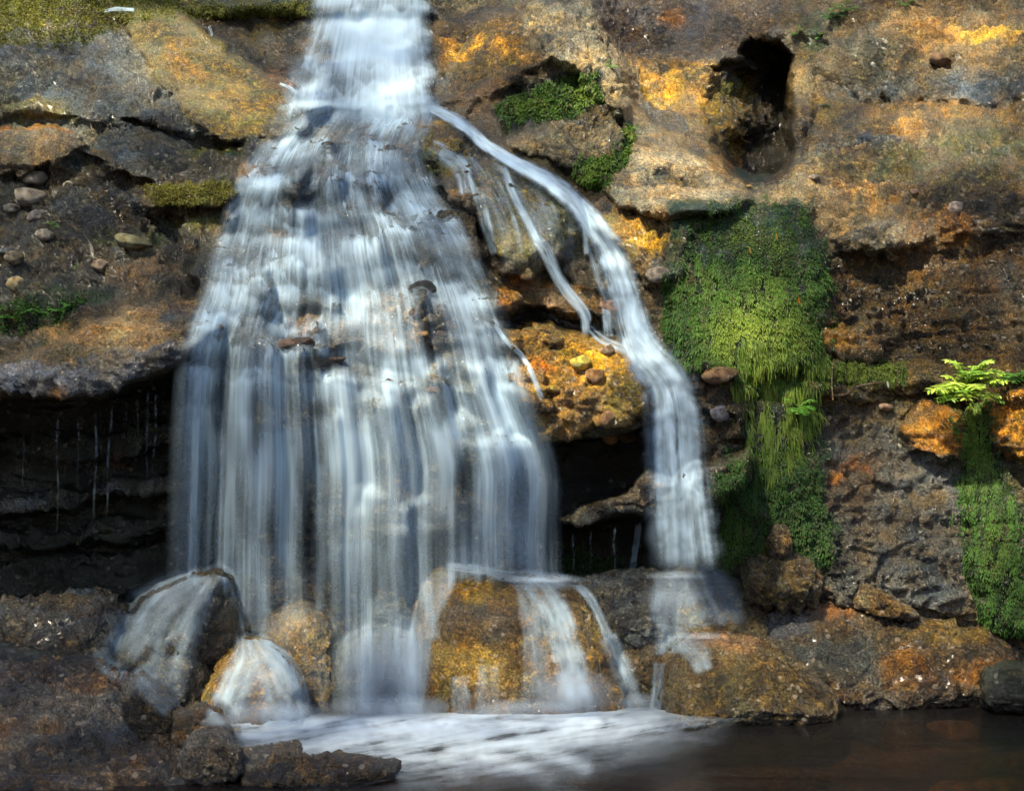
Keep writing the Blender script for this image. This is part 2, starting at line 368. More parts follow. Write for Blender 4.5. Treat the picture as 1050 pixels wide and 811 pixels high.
# the bowl and the cave above it
layer([(655,72),(735,70),(728,110),(690,116),(665,100)], -0.06, 8, 0.03, 16, 0.4, rough=0.8, stra=1.0)
layer([(700,70),(732,64),(724,110),(732,150),(752,176),(740,190),(705,150),(690,120)], 0.05, 8, 0.08, 18, 0.3, rough=0.5)
sl, s_ = region([(728,72),(758,58),(776,42),(800,46),(811,60),(808,100),(807,130),(817,158),(798,178),(772,186),(750,178),(730,152),(722,108)], 10, 0.5)
hole = sstep(-6, 7, s_)
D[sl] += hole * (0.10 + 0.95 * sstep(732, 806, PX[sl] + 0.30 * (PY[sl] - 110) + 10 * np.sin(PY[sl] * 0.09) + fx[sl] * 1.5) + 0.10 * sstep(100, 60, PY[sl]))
ROUGH[sl] = ROUGH[sl] * (1 - hole) + 1.2 * hole; STRA[sl] = STRA[sl] * (1 - hole) + 1.6 * hole
layer([(806,70),(830,70),(832,120),(816,150),(806,120)], 0.14, 6, 0.06, 12, 0.3, rough=1.0)
layer([(770,205),(820,172),(840,140),(880,118),(1000,120),(1270,130),(1270,250),(1000,240),(900,270),(850,245),(835,215)], 0.08, 16, 0.12, 50, 0.5, rough=1.1, peb=0.8, stra=0.6)
layer([(850,0),(1270,-20),(1270,120),(1000,110),(880,105),(830,70)], 0.05, 10, 0.08, 40, 0.6, rough=1.3, peb=0.6, stra=0.9)
layer([(850,240),(905,225),(920,250),(905,262),(860,262)], 0.14, 6, 0.07, 14, 0.4)
# right: bulge that carries the hanging moss, recess beside it, mossy shelf below
layer([(690,206),(760,200),(835,208),(850,260),(846,320),(836,375),(815,375),(760,390),(700,378),(678,340),(684,275)], 0.14, 16, 0.10, 40, 0.35, rough=0.6, stra=0.1)
layer([(846,268),(900,262),(1000,250),(1270,240),(1270,372),(1040,378),(930,372),(840,378),(838,330)], -0.09, 24, 0, warp=0.5, rough=1.1, peb=0.9)
layer([(846,342),(895,336),(900,362),(890,370),(848,368)], 0.16, 6, 0.04, 10, 0.3)
layer([(828,374),(940,372),(1010,380),(1270,372),(1270,400),(1010,410),(940,400),(828,404)], 0.08, 9, 0.08, 12, 0.5, rough=0.9)
layer([(926,440),(950,420),(985,425),(995,450),(990,478),(955,476),(930,465)], 0.14, 8, 0.14, 22, 0.3, rough=0.5)
layer([(1008,410),(1050,396),(1270,390),(1270,480),(1060,478),(1015,460)], 0.14, 8, 0.20, 30, 0.3, rough=0.4)
layer([(740,420),(838,410),(850,470),(860,560),(835,600),(745,590),(728,520),(770,460)], 0.03, 10, 0.10, 30, 0.4, rough=0.7)
layer([(842,470),(900,455),(985,478),(990,560),(980,625),(860,620),(850,560)], 0.03, 10, 0.10, 40, 0.5, rough=1.3, peb=0.4, stra=0.5)
layer([(985,420),(1005,410),(1030,470),(1062,520),(1070,650),(1010,650),(990,560)], 0.05, 10, 0.12, 26, 0.4, rough=0.5)
layer([(725,385),(755,380),(775,400),(760,450),(735,440),(718,410)], 0.10, 6, 0.09, 16, 0.3)
layer([(700,375),(725,372),(745,380),(720,392),(700,390)], 0.10, 5, 0.05, 9, 0.3)

D_SMOOTH = D.copy()
P0 = to_world(PX, PY, D)
Nrm = grid_normals(P0); Nrm = -Nrm
# blur the normals so that displacement does not fold the ledge edges
def blur(A, n=1):
    for _ in range(n):
        A = (A + np.roll(A, 1, 0) + np.roll(A, -1, 0)) / 3.0
        A = (A + np.roll(A, 1, 1) + np.roll(A, -1, 1)) / 3.0
    return A
Nrm = np.stack([blur(Nrm[..., k], 6) for k in range(3)], -1); Nrm /= np.linalg.norm(Nrm, axis=-1, keepdims=True)
pf = P0.reshape(-1, 3).astype(F32)
ROUGH = blur(ROUGH, 3); PEB = blur(PEB, 3); STRA = blur(STRA, 3)
R_, Q_, S_ = ROUGH.ravel(), PEB.ravel(), STRA.ravel()
big = fbm(pf, 1.7, 4)
mid = fbm(pf, 5.5, 5, 0.55, off=31)
rid = ridged(pf, (3.2, 3.2, 6.0), 4, off=5)
tilt = pf[:, 2] + 0.10 * pf[:, 0] + 0.10 * fbm(pf, 1.3, 3, off=71)
bed = tilt * 6.5; bedc = bed - np.floor(bed)
bedi = np.floor(bed).astype(np.int32) & 511
bedmask = sstep(-0.25, 0.25, fbm(np.stack([pf[:, 0], pf[:, 1] * 0.5, bedi * 3.3], -1), 1.6, 2, off=3))
terr = (np.where(bedc < 0.82, bedc / 0.82, (1 - bedc) / 0.18) - 0.5) * bedmask
f1, f2, cid = worley(pf + 0.02 * np.stack([mid, big, rid], -1), 13.0)
cob = np.clip(0.62 - f1, 0, 1) * (0.3 + cid)
f1b, f2b, cidb = worley(pf, 30.0, off=3.3)
cobb = np.clip(0.6 - f1b, 0, 1) * (0.2 + cidb)
fine = fbm(pf, 26.0, 4, 0.6, off=13)
crk1, crk2, _ = worley(pf + 0.06 * np.stack([mid, rid, big], -1), (1.6, 1.6, 3.4), off=8)
crack = sstep(0.07, 0.0, crk2 - crk1)
bed2 = tilt * 21.0 + 1.5 * mid; b2c = bed2 - np.floor(bed2)
terr2 = (np.where(b2c < 0.85, b2c / 0.85, (1 - b2c) / 0.15) - 0.5) * sstep(-0.1, 0.3, fbm(pf, 1.4, 3, off=93))
disp = 0.028 * terr2 * np.clip(S_ + 0.25 * R_, 0, 1.2) + 0.10 * big * (0.4 + 0.6 * R_) + 0.055 * mid * R_ + 0.045 * (rid - 0.45) * R_ + 0.075 * terr * S_ + 0.075 * cob * Q_ + 0.030 * cobb * (0.2 + Q_) + 0.026 * fine * (0.35 + 0.65 * R_) - 0.026 * crack * np.clip(R_, 0.2, 1)
# where the wall turns away steeply the grid is stretched: keep the relief there gentle
stretch = np.maximum(np.linalg.norm(np.gradient(P0, axis=0), axis=-1) / (np.gradient(ys)[:, None] * K * D), np.linalg.norm(np.gradient(P0, axis=1), axis=-1) / (np.gradient(xs)[None] * K * D))
stretch = blur(stretch, 3)
disp = disp * np.clip(2.4 / stretch, 0.12, 1).ravel()
P = P0 + Nrm * disp.reshape(NR, NC)[..., None]

# ------------------------------------------------------------------ stone colours, with the shade of some recesses painted in
C = np.zeros((NR, NC, 3)); C[:] = (0.125, 0.095, 0.062)
WET = np.full((NR, NC), 0.55)
GREY = (0.115, 0.125, 0.145); BLUE = (0.10, 0.115, 0.155); BROWN = (0.13, 0.085, 0.045); OCHRE = (0.30, 0.18, 0.045); GOLD = (0.50, 0.29, 0.055)
BEIGE = (0.33, 0.275, 0.20); DARK = (0.016, 0.017, 0.014); BLACK = (0.006, 0.008, 0.007); OLIVE = (0.15, 0.15, 0.03); ORANGE = (0.40, 0.15, 0.03); ALGAE = (0.02, 0.045, 0.012)
UMBER = (0.065, 0.042, 0.020); SLATE = (0.055, 0.065, 0.085); PINK = (0.30, 0.21, 0.16); MOSSY = (0.045, 0.085, 0.015); TEAL = (0.03, 0.07, 0.05)
pn = (fbm(pf, 9.0, 4, off=101)).reshape(NR, NC)
pn2 = (fbm(pf, 2.6, 4, off=141)).reshape(NR, NC)
def paint(poly, col, a=1.0, soft=14, brk=0.35, wet=None, warp=0.8):
    sl, s = region(poly, soft, warp)
    m = sstep(-soft * 0.5, soft * 0.5, s) * a * np.clip(1 + (pn[sl] * 2.2 + pn2[sl] * 1.2) * brk * 2, 0, 1.0 / max(a, 0.3))
    m = np.clip(m, 0, 1)
    C[sl] = C[sl] * (1 - m[..., None]) + np.asarray(col) * m[..., None]
    if wet is not None: WET[sl] = WET[sl] * (1 - m) + wet * m
def spot(x, y, rx, ry, col, a=1.0, brk=0.5, wet=None):
    th = np.linspace(0, 2 * np.pi, 14, endpoint=False)
    paint(np.stack([x + rx * np.cos(th), y + ry * np.sin(th)], -1), col, a, min(rx, ry) * 1.2, brk, wet)
# upper left
paint([(-400,-300),(460,-300),(460,160),(-400,200)], GREY, 0.9, 40)
paint([(-400,-300),(190,-300),(190,14),(130,20),(120,40),(60,46),(0,52),(-400,70)], OLIVE, 0.85, 14, 0.8)
paint([(120,12),(190,10),(300,14),(320,8),(320,-30),(120,-30)], OLIVE, 0.9, 6, 0.3)
paint([(125,12),(185,12),(215,38),(250,64),(290,92),(333,108),(314,142),(232,148),(200,128),(165,88),(138,48)], (0.185,0.145,0.05), 1.0, 8, 0.2, 0.35)
paint([(150,40),(185,45),(225,75),(245,100),(215,95),(180,70)], OCHRE, 0.8, 18, 0.7)
paint([(230,110),(300,100),(325,112),(305,135),(240,138)], (0.26,0.165,0.04), 0.6, 14, 0.7)
spot(150,22,30,10,OLIVE,0.9); spot(265,125,22,8,OLIVE,0.5)
paint([(195,16),(306,14),(312,55),(300,85),(285,90),(250,64),(215,37)], (0.075,0.055,0.022), 0.95, 8, 0.2)
spot(268,36,26,14,(0.15,0.10,0.025),0.8,0.8)
paint([(-400,96),(70,98),(75,124),(-400,128)], (0.11,0.10,0.03), 0.7, 12, 0.8)
paint([(-400,128),(0,128),(62,134),(88,152),(62,168),(20,182),(-400,190)], (0.17,0.125,0.075), 0.95, 8, 0.3, 0.3)
spot(20,131,50,4,(0.26,0.12,0.03),0.8)
paint([(85,156),(105,157),(134,175),(120,178)], (0.22,0.155,0.06), 0.95, 5, 0.2)
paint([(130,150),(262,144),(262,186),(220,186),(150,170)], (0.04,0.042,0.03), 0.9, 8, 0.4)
spot(215,152,30,6,OLIVE,0.7); spot(240,160,12,5,MOSSY,0.6)
paint([(150,190),(235,183),(246,198),(225,208),(152,214)], (0.20,0.185,0.035), 0.95, 6, 0.3, 0.25)
paint([(-400,195),(20,186),(120,182),(150,215),(225,245),(212,308),(120,314),(60,342),(-400,365)], (0.045,0.043,0.038), 0.95, 12, 0.5)
spot(190,222,30,12,OLIVE,0.6,0.8); spot(130,245,40,16,(0.11,0.12,0.05),0.6,0.9); spot(150,285,40,18,BROWN,0.8,0.9); spot(60,310,60,14,ALGAE,0.8,0.6)
spot(100,205,40,14,BLUE,0.7,0.7)
# left ledge and recess
paint([(-400,395),(0,376),(60,350),(130,316),(205,306),(225,330),(205,345),(140,363),(40,374),(-400,384)], (0.19,0.125,0.065), 0.95, 6, 0.3, 0.5)
spot(80,345,50,10,(0.30,0.18,0.075),0.7,0.7); spot(190,325,30,10,SLATE,0.7,0.6)
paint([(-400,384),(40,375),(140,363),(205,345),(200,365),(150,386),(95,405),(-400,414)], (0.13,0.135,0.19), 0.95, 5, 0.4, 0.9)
spot(62,400,16,8,(0.34,0.19,0.08),0.8)
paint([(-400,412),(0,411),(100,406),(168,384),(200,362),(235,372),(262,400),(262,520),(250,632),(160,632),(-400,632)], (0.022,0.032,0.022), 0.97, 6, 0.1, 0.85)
paint([(-400,522),(40,508),(120,494),(178,487),(178,501),(90,516),(0,530),(-400,540)], (0.13,0.135,0.15), 0.85, 5, 0.8, 0.9)
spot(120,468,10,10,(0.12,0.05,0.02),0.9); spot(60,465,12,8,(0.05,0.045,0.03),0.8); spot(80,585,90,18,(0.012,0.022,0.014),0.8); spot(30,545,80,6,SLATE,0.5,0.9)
spot(140,560,40,8,(0.04,0.045,0.035),0.7,0.9)
# under the main fall
paint([(300,100),(460,105),(520,260),(575,480),(575,760),(170,760),(172,480),(200,310),(262,150)], (0.085,0.078,0.068), 0.9, 12, 0.3, 0.9)
paint([(300,105),(450,108),(470,145),(400,165),(330,140)], (0.16,0.12,0.085), 0.8, 10, 0.6, 0.9)
for (x, y, rx, ry, c) in ((330,330,30,14,PINK),(300,375,36,7,PINK),(330,375,18,6,PINK),(350,320,20,22,(0.10,0.085,0.045)),(260,178,18,8,PINK),(290,240,14,8,PINK),(395,340,50,40,PINK),
                          (440,365,24,22,(0.26,0.17,0.05)),(300,650,40,45,(0.30,0.19,0.05)),(270,470,16,24,(0.13,0.10,0.03)),(480,440,30,60,(0.10,0.09,0.06)),(400,480,50,60,(0.16,0.12,0.06)),
                          (260,440,14,20,(0.14,0.12,0.05)),(285,450,10,14,(0.12,0.10,0.03)),(330,490,60,16,SLATE),(500,350,30,30,(0.07,0.06,0.05))):
    spot(x, y, rx, ry, c, 0.85, 0.7)
paint([(300,2),(440,2),(446,100),(296,104)], (0.075,0.07,0.075), 0.9, 10, 0.3, 0.9)
spot(330,45,18,30,(0.20,0.13,0.07),0.6,0.9); spot(285,85,16,12,(0.24,0.12,0.06),0.7,0.7)
# between fall and side stream
paint([(430,125),(600,165),(640,260),(700,420),(700,600),(575,600),(570,480),(520,330),(480,200)], (0.07,0.052,0.024), 0.95, 10, 0.3, 0.8)
paint([(432,128),(452,124),(478,134),(488,160),(478,182),(452,182),(436,160)], (0.15,0.115,0.025), 0.9, 6, 0.4); spot(455,150,14,16,(0.20,0.12,0.02),0.7,0.8); spot(446,162,12,14,MOSSY,0.7,0.8); spot(450,129,18,5,GOLD,0.7)
paint([(500,165),(545,165),(585,195),(592,235),(575,262),(545,285),(505,250),(480,205)], (0.15,0.125,0.03), 0.9, 10, 0.4); spot(480,200,26,14,(0.22,0.13,0.04),0.7,0.8); spot(560,190,20,12,(0.14,0.11,0.04),0.6,0.8)
paint([(508,296),(545,280),(600,290),(632,308),(628,326),(585,322),(540,316),(512,326)], (0.26,0.13,0.035), 0.9, 6, 0.5); spot(540,292,22,6,ORANGE,0.9,0.4); spot(585,300,30,8,(0.27,0.20,0.13),0.6)
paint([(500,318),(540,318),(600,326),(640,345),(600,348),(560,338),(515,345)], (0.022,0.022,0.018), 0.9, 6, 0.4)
paint([(520,335),(560,330),(600,338),(650,370),(665,410),(640,436),(610,434),(590,446),(560,450),(540,420),(520,380)], (0.30,0.175,0.05), 0.97, 6, 0.3, 0.6)
paint([(580,350),(610,340),(655,370),(650,395),(610,385),(585,372)], (0.48,0.27,0.04), 0.85, 12, 0.4)
paint([(532,364),(560,372),(575,382),(545,386)], ORANGE, 0.85, 8, 0.4); spot(595,420,40,18,(0.19,0.12,0.06),0.7,0.8); spot(640,410,18,16,(0.22,0.16,0.03),0.7)
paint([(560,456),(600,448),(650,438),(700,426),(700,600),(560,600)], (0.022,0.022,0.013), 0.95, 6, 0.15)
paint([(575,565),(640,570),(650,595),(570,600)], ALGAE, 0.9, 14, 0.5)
paint([(570,535),(600,520),(640,505),(660,480),(690,490),(770,460),(765,490),(735,515),(700,530),(640,530),(590,545)], (0.17,0.15,0.155), 0.9, 6, 0.6, 0.8); spot(670,505,18,14,PINK,0.8,0.4); spot(745,480,16,12,(0.24,0.19,0.20),0.7); spot(600,535,20,6,(0.2,0.2,0.21),0.8,0.8)
# beige shoulder
paint([(446,14),(540,14),(560,62),(522,92),(452,112),(444,60)], (0.15,0.095,0.028), 0.95, 8, 0.4, 0.6); paint([(448,40),(500,38),(548,55),(540,62),(490,58),(452,58)], GOLD, 0.75, 12, 0.7)
paint([(446,2),(545,2),(548,22),(470,22)], (0.07,0.055,0.03), 0.8, 8, 0.4); paint([(452,85),(500,75),(520,92),(508,125),(470,118)], (0.13,0.085,0.045), 0.8, 10, 0.5)
paint([(455,-300),(560,-300),(600,0),(545,12),(440,-2)], (0.19,0.155,0.10), 0.9, 10, 0.5)
paint([(540,0),(560,-60),(620,-60),(610,4),(636,62),(652,108),(640,125),(610,100),(585,70),(560,62),(546,30)], BEIGE, 0.92, 8, 0.35, 0.25); spot(570,38,26,20,(0.13,0.12,0.11),0.6,0.6); spot(605,60,18,10,GOLD,0.35)
paint([(500,115),(522,92),(560,78),(612,70),(620,102),(590,114),(560,128),(515,132)], (0.018,0.026,0.010), 0.95, 7, 0.25)
paint([(530,150),(560,128),(610,104),(640,100),(650,140),(625,192),(605,194),(580,170)], (0.20,0.165,0.115), 0.9, 6, 0.5, 0.4); paint([(585,158),(620,160),(640,175),(625,192),(603,192)], (0.03,0.035,0.014), 0.8, 8, 0.5)
paint([(500,128),(560,126),(560,140),(530,150)], (0.15,0.12,0.085), 0.8, 8, 0.4)
paint([(636,100),(652,108),(700,150),(772,203),(745,216),(690,222),(640,214),(622,196),(646,150)], (0.34,0.27,0.20), 0.95, 6, 0.25, 0.25); spot(690,186,36,8,(0.06,0.06,0.055),0.75,0.6)
paint([(600,205),(660,214),(745,216),(705,250),(700,290),(660,285),(630,250)], (0.22,0.135,0.05), 0.95, 8, 0.5); spot(670,248,26,14,GOLD,0.75,0.7); spot(625,240,18,14,(0.25,0.18,0.08),0.6); spot(615,218,22,8,(0.05,0.045,0.05),0.7); spot(690,275,22,16,BLUE,0.8,0.4); spot(600,240,14,12,(0.34,0.24,0.09),0.8)
# bowl and cave
paint([(600,-300),(800,-300),(830,40),(735,66),(640,60),(606,4)], (0.155,0.12,0.105), 0.95, 12, 0.5, 0.6); spot(690,22,50,14,(0.15,0.14,0.17),0.7,0.7); spot(630,30,20,20,(0.20,0.11,0.05),0.7,0.7); spot(690,20,14,10,(0.28,0.13,0.04),0.7)
paint([(640,60),(735,60),(732,112),(690,116),(665,100)], GOLD, 0.9, 8, 0.5); spot(680,65,30,5,(0.05,0.04,0.02),0.8,0.5)
paint([(700,70),(732,64),(724,110),(732,150),(752,176),(740,190),(705,150),(690,120)], (0.25,0.16,0.07), 0.9, 8, 0.4); spot(722,105,8,26,GOLD,0.8)
paint([(665,108),(695,118),(705,150),(690,140),(672,125)], (0.12,0.11,0.11), 0.9, 6, 0.4)
paint([(730,68),(760,58),(776,42),(800,48),(810,60),(808,100),(806,130),(816,158),(796,176),(772,180),(752,172),(734,148),(727,108)], (0.028,0.022,0.010), 0.97, 6, 0.1)  # the cave's shade painted in as near-black brown
paint([(724,84),(778,76),(770,120),(762,160),(752,172),(732,150),(722,110)], (0.22,0.15,0.035), 0.9, 10, 0.5); paint([(736,135),(764,130),(760,165),(748,168)], GOLD, 0.8, 8, 0.5); spot(755,168,10,5,ORANGE,0.9,0.3); spot(748,86,10,6,(0.16,0.17,0.02),0.8)
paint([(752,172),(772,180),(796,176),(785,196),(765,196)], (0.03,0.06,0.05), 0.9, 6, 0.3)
# right wall
paint([(800,-300),(1700,-300),(1700,250),(1000,245),(900,265),(850,245),(800,215),(780,200),(820,172),(836,140),(810,60)], (0.175,0.125,0.07), 0.95, 10, 0.4, 0.55)
paint([(770,205),(820,172),(840,140),(870,135),(850,175),(830,205)], (0.24,0.19,0.125), 0.9, 10, 0.4)
for (x, y, rx, ry, c, a) in ((900,90,60,16,GREY,.7),(960,40,50,20,(0.24,0.14,0.05),.8),(1010,35,40,12,GOLD,.6),(870,70,30,12,BEIGE,.7),(900,60,40,20,(0.05,0.05,0.03),.6),(960,120,80,14,(0.26,0.15,0.05),.7),
                          (1000,95,60,16,BLUE,.7),(900,150,60,12,BLUE,.6),(960,160,60,14,(0.13,0.12,0.03),.8),(930,180,60,20,(0.09,0.09,0.05),.7),(1020,160,40,30,(0.08,0.08,0.03),.8),(900,200,50,14,(0.28,0.17,0.07),.8),
                          (1000,215,60,14,(0.05,0.045,0.03),.8),(965,240,40,22,(0.28,0.13,0.035),.8),(900,240,50,14,(0.14,0.13,0.12),.8),(1030,100,30,10,SLATE,.7),(840,40,30,30,(0.04,0.05,0.02),.7),(820,100,12,26,(0.26,0.18,0.09),.7),(850,110,30,8,(0.30,0.20,0.06),.7),(1040,240,30,30,(0.035,0.025,0.012),.8)):
    spot(x, y, rx, ry, c, a, 0.8)
paint([(846,268),(900,262),(1000,250),(1700,240),(1700,372),(1040,378),(930,372),(840,378),(838,330)], (0.105,0.065,0.025), 0.95, 10, 0.3, 0.45)  # darker brown carries the recess shade, the hollow itself is shallow
spot(868,352,24,12,(0.36,0.19,0.035),0.8,0.5); spot(935,265,16,30,(0.18,0.09,0.025),0.7); spot(1010,300,26,40,(0.13,0.08,0.045),0.7,0.8); spot(1040,330,30,20,(0.24,0.14,0.06),0.6,0.8); spot(1035,285,14,16,SLATE,0.6)
paint([(690,206),(760,200),(835,208),(850,260),(846,320),(836,375),(815,375),(760,390),(700,378),(678,340),(684,275)], (0.03,0.055,0.025), 0.95, 8, 0.3, 0.4); spot(735,262,22,12,BLUE,0.7); spot(800,225,40,14,TEAL,0.7); spot(720,230,30,20,TEAL,0.7)
paint([(828,374),(940,372),(1010,380),(1700,372),(1700,400),(1010,410),(940,400),(935,440),(828,434)], (0.15,0.105,0.035), 0.95, 8, 0.5); spot(870,385,40,6,MOSSY,0.8); spot(920,395,30,6,(0.20,0.12,0.03),0.8); spot(900,420,30,8,PINK,0.5,0.8); spot(870,425,30,14,UMBER,0.8)
paint([(926,440),(950,420),(985,425),(995,450),(990,478),(955,476),(930,465)], (0.42,0.19,0.04), 0.9, 8, 0.4, 0.7)
paint([(1008,410),(1050,396),(1700,390),(1700,480),(1060,478),(1015,460)], (0.42,0.20,0.045), 0.95, 8, 0.3, 0.7)
paint([(838,440),(925,440),(940,480),(990,478),(990,560),(980,640),(850,640),(845,560)], (0.105,0.095,0.095), 0.95, 10, 0.5, 0.8); spot(940,510,40,30,BLUE,0.7,0.6); spot(880,500,40,24,(0.12,0.08,0.045),0.8,0.7); spot(870,480,24,10,ORANGE,0.5,0.8); spot(930,590,40,30,SLATE,0.8,0.5)
paint([(740,420),(838,410),(850,470),(860,560),(835,600),(745,590),(728,520),(770,460)], (0.022,0.042,0.012), 0.95, 10, 0.2, 0.4)
paint([(985,420),(1005,410),(1030,470),(1062,520),(1070,650),(1010,650),(990,560)], (0.03,0.055,0.012), 0.95, 10, 0.3, 0.4)
paint([(1035,480),(1700,480),(1700,700),(1070,700),(1060,520)], (0.12,0.09,0.055), 0.9, 10, 0.5)
paint([(718,385),(745,378),(775,400),(760,450),(735,440),(716,410)], (0.13,0.085,0.05), 0.9, 6, 0.4); spot(735,385,16,8,(0.26,0.13,0.05),0.8); spot(728,420,10,12,SLATE,0.7); spot(718,500,16,16,SLATE,0.6)

cf = C.reshape(-1, 3)
# pale and dark grains, bedding bands and cracks of the stone itself
cf = cf * (1 + 0.30 * np.clip(pn2.ravel() * 1.5, -0.8, 1))[:, None]
cf = cf * (1 + (0.9 * (cid - 0.45) * np.clip(Q_, 0, 1))[:, None] * np.array([1.0, 0.92, 0.8]))
cm = cf.mean(1, keepdims=True); cf = np.clip(cm + (cf - cm) * 1.12, 0.002, 1)
cf = np.clip(cf * (0.56 + 0.25 * np.clip(cf.mean(1) / 0.25, 0, 1))[:, None] * np.array([0.95, 0.98, 0.76]), 0.003, 0.75)
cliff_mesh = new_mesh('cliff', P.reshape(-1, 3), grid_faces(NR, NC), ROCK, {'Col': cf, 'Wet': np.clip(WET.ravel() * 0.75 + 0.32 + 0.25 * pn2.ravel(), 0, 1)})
cliff = link('cliff', cliff_mesh)
tag(cliff, 'broken rock wall of grey, brown and ochre ledges behind the waterfall', 'cliff', kind='structure')

# depth of the finished wall, seen as a function of photo column and row
fitx, fity = to_px(P)
DEP = P[..., 1].copy()
def cliff_at(px, py, A=None):
    """bilinear look-up on the wall grid; A = any (NR, NC[, k]) array"""
    A = P if A is None else A
    c = np.interp(px, xs, np.arange(NC)); r = np.interp(py, ys, np.arange(NR))
    c0 = np.clip(np.floor(c).astype(int), 0, NC - 2); r0 = np.clip(np.floor(r).astype(int), 0, NR - 2)
    u = c - c0; v = r - r0
    if A.ndim == 3: u = u[..., None]; v = v[..., None]
    return (A[r0, c0] * (1 - u) + A[r0, c0 + 1] * u) * (1 - v) + (A[r0 + 1, c0] * (1 - u) + A[r0 + 1, c0 + 1] * u) * v
# ------------------------------------------------------------------ boulders at the foot of the wall
ROCKS = []      # (P) arrays for the depth look-up of the water that runs over them
def boulder(name, outline, dist, thick, col, label, col2=None, spots=(), tilt=0.0, facets=0, rough=1.0, box=0.7, peb=0.5, wet=0.75, seed=0, cat='boulder', group=None, res=(90, 170), centre=None, back=0.8, cuts=(), crackle=0.5, smooth_outline=True):
    pts = np.asarray(outline, float)
    if smooth_outline: pts = smooth_line(np.vstack([pts, pts[:1]]), 240)[:-1]
    cx, cy = centre if centre else pts.mean(0)
    ang = np.arctan2(pts[:, 1] - cy, pts[:, 0] - cx); rad = np.hypot(pts[:, 0] - cx, pts[:, 1] - cy)
    o = np.argsort(ang); ang = ang[o]; rad = rad[o]
    nr, nc = res
    th = np.linspace(-np.pi, np.pi, nc, endpoint=False)
    R = np.interp(th, np.concatenate([ang - 2 * np.pi, ang, ang + 2 * np.pi]), np.tile(rad, 3))
    a = np.linspace(0.02, np.pi - 0.02, nr)[:, None]
    rho = np.abs(np.sin(a)) ** box * np.ones((1, nc))
    dep = -np.sign(np.cos(a)) * np.abs(np.cos(a)) ** 0.8 * thick
    dep = np.where(dep > 0, dep * back, dep)
    qx = cx + R[None] * rho * np.cos(th)[None]; qy = cy + R[None] * rho * np.sin(th)[None]
    Dd = dist + dep + (cy - qy) * tilt * K * dist
    Q = to_world(qx, qy, Dd)
    c0 = to_world(cx, cy, dist)
    rs = np.random.RandomState(seed + 5)
    size = np.abs(Q - c0).max(axis=(0, 1)).mean()
    for k in range(facets):
        n = rs.normal(size=3); n[1] = -abs(n[1]); n /= np.linalg.norm(n)
        h = ((Q - c0) @ n); lim = h.max() * rs.uniform(0.55, 0.85)
        Q = Q - np.maximum(h - lim, 0)[..., None] * n * 0.9
    for (n, f) in cuts:
        n = np.asarray(n, float); n /= np.linalg.norm(n)
        h = ((Q - c0) @ n); lim = h.max() * f
        Q = Q - np.maximum(h - lim, 0)[..., None] * n * 0.92
    Qw = np.concatenate([Q[:, -1:], Q, Q[:, :1]], 1)
    nn = grid_normals(Qw)[:, 1:-1]
    if ((Q - c0) * nn).sum() < 0: nn = -nn
    p = Q.reshape(-1, 3).astype(F32) + F32(seed * 3.17)
    f1, f2, ci = worley(p, 12.0); fb1, fb2, cib = worley(p, 30.0)
    k1, k2, _ = worley(p + 0.05 * np.stack([fbm(p, 6, 2)] * 3, -1), (3.2, 3.2, 4.5), off=2)
    d = 0.05 * fbm(p, 3.0, 4) * min(1, size * 3) + 0.035 * fbm(p, 9.0, 4, 0.6, off=4) * rough + 0.020 * (ridged(p, 8.0, 3) - 0.4) * rough
    d = d + 0.05 * np.clip(0.6 - f1, 0, 1) * peb * (0.3 + ci) + 0.022 * np.clip(0.6 - fb1, 0, 1) * (0.3 + peb) * (0.3 + cib) + 0.012 * fbm(p, 30, 3, off=9) * rough
    d = d - 0.03 * sstep(0.07, 0.0, k2 - k1) * crackle
    d = d * (0.45 + 0.55 * min(1.0, size / 0.35))
    Q = Q + nn * d.reshape(nr, nc)[..., None]
    m = np.clip(0.5 + 1.6 * fbm(p, 4.0, 4, off=21), 0, 1)[:, None]
    cc = np.asarray(col) * (1 - m) + np.asarray(col2 or [x * 0.5 for x in col]) * m
    px_, py_ = qx.ravel(), qy.ravel(); br = fbm(p, 8.0, 3, off=33)
    front = (dep < thick * 0.3).repeat(nc, 1).ravel() if dep.shape[1] == 1 else (dep < thick * 0.3).ravel()
    cm = cc.mean(1, keepdims=True); cc = cm + (cc - cm) * 1.15
    for (x, y, rx, ry, c, al) in spots:
        e = np.sqrt(((px_ - x) / rx) ** 2 + ((py_ - y) / ry) ** 2)
        w = (sstep(1.3, 0.6, e + br * 0.9) * al * front)[:, None]
        cc = cc * (1 - w) + np.asarray(c) * w
    cc = cc * (1 + 0.35 * br + 0.7 * (ci - 0.45) * min(1, peb))[:, None]
    V = Q.reshape(-1, 3)
    # faces round the ring, the two poles closed by a point each
    r, c = np.meshgrid(np.arange(nr - 1), np.arange(nc), indexing='ij'); c1 = (c + 1) % nc
    Fq = np.stack([r * nc + c, (r + 1) * nc + c, (r + 1) * nc + c1, r * nc + c1], -1).reshape(-1, 4)
    pa, pb = len(V), len(V) + 1
    V = np.vstack([V, Q[0].mean(0), Q[-1].mean(0)]); cc = np.vstack([cc, cc[:nc].mean(0), cc[-nc:].mean(0)])
    ci0 = np.arange(0, nc, 2)
    capA = np.stack([np.full(len(ci0), pa), ci0, (ci0 + 1) % nc, (ci0 + 2) % nc], -1)
    capB = np.stack([np.full(len(ci0), pb), (nr - 1) * nc + (ci0 + 2) % nc, (nr - 1) * nc + (ci0 + 1) % nc, (nr - 1) * nc + ci0], -1)
    Fq = np.vstack([Fq, capA, capB])
    org = c0.copy()
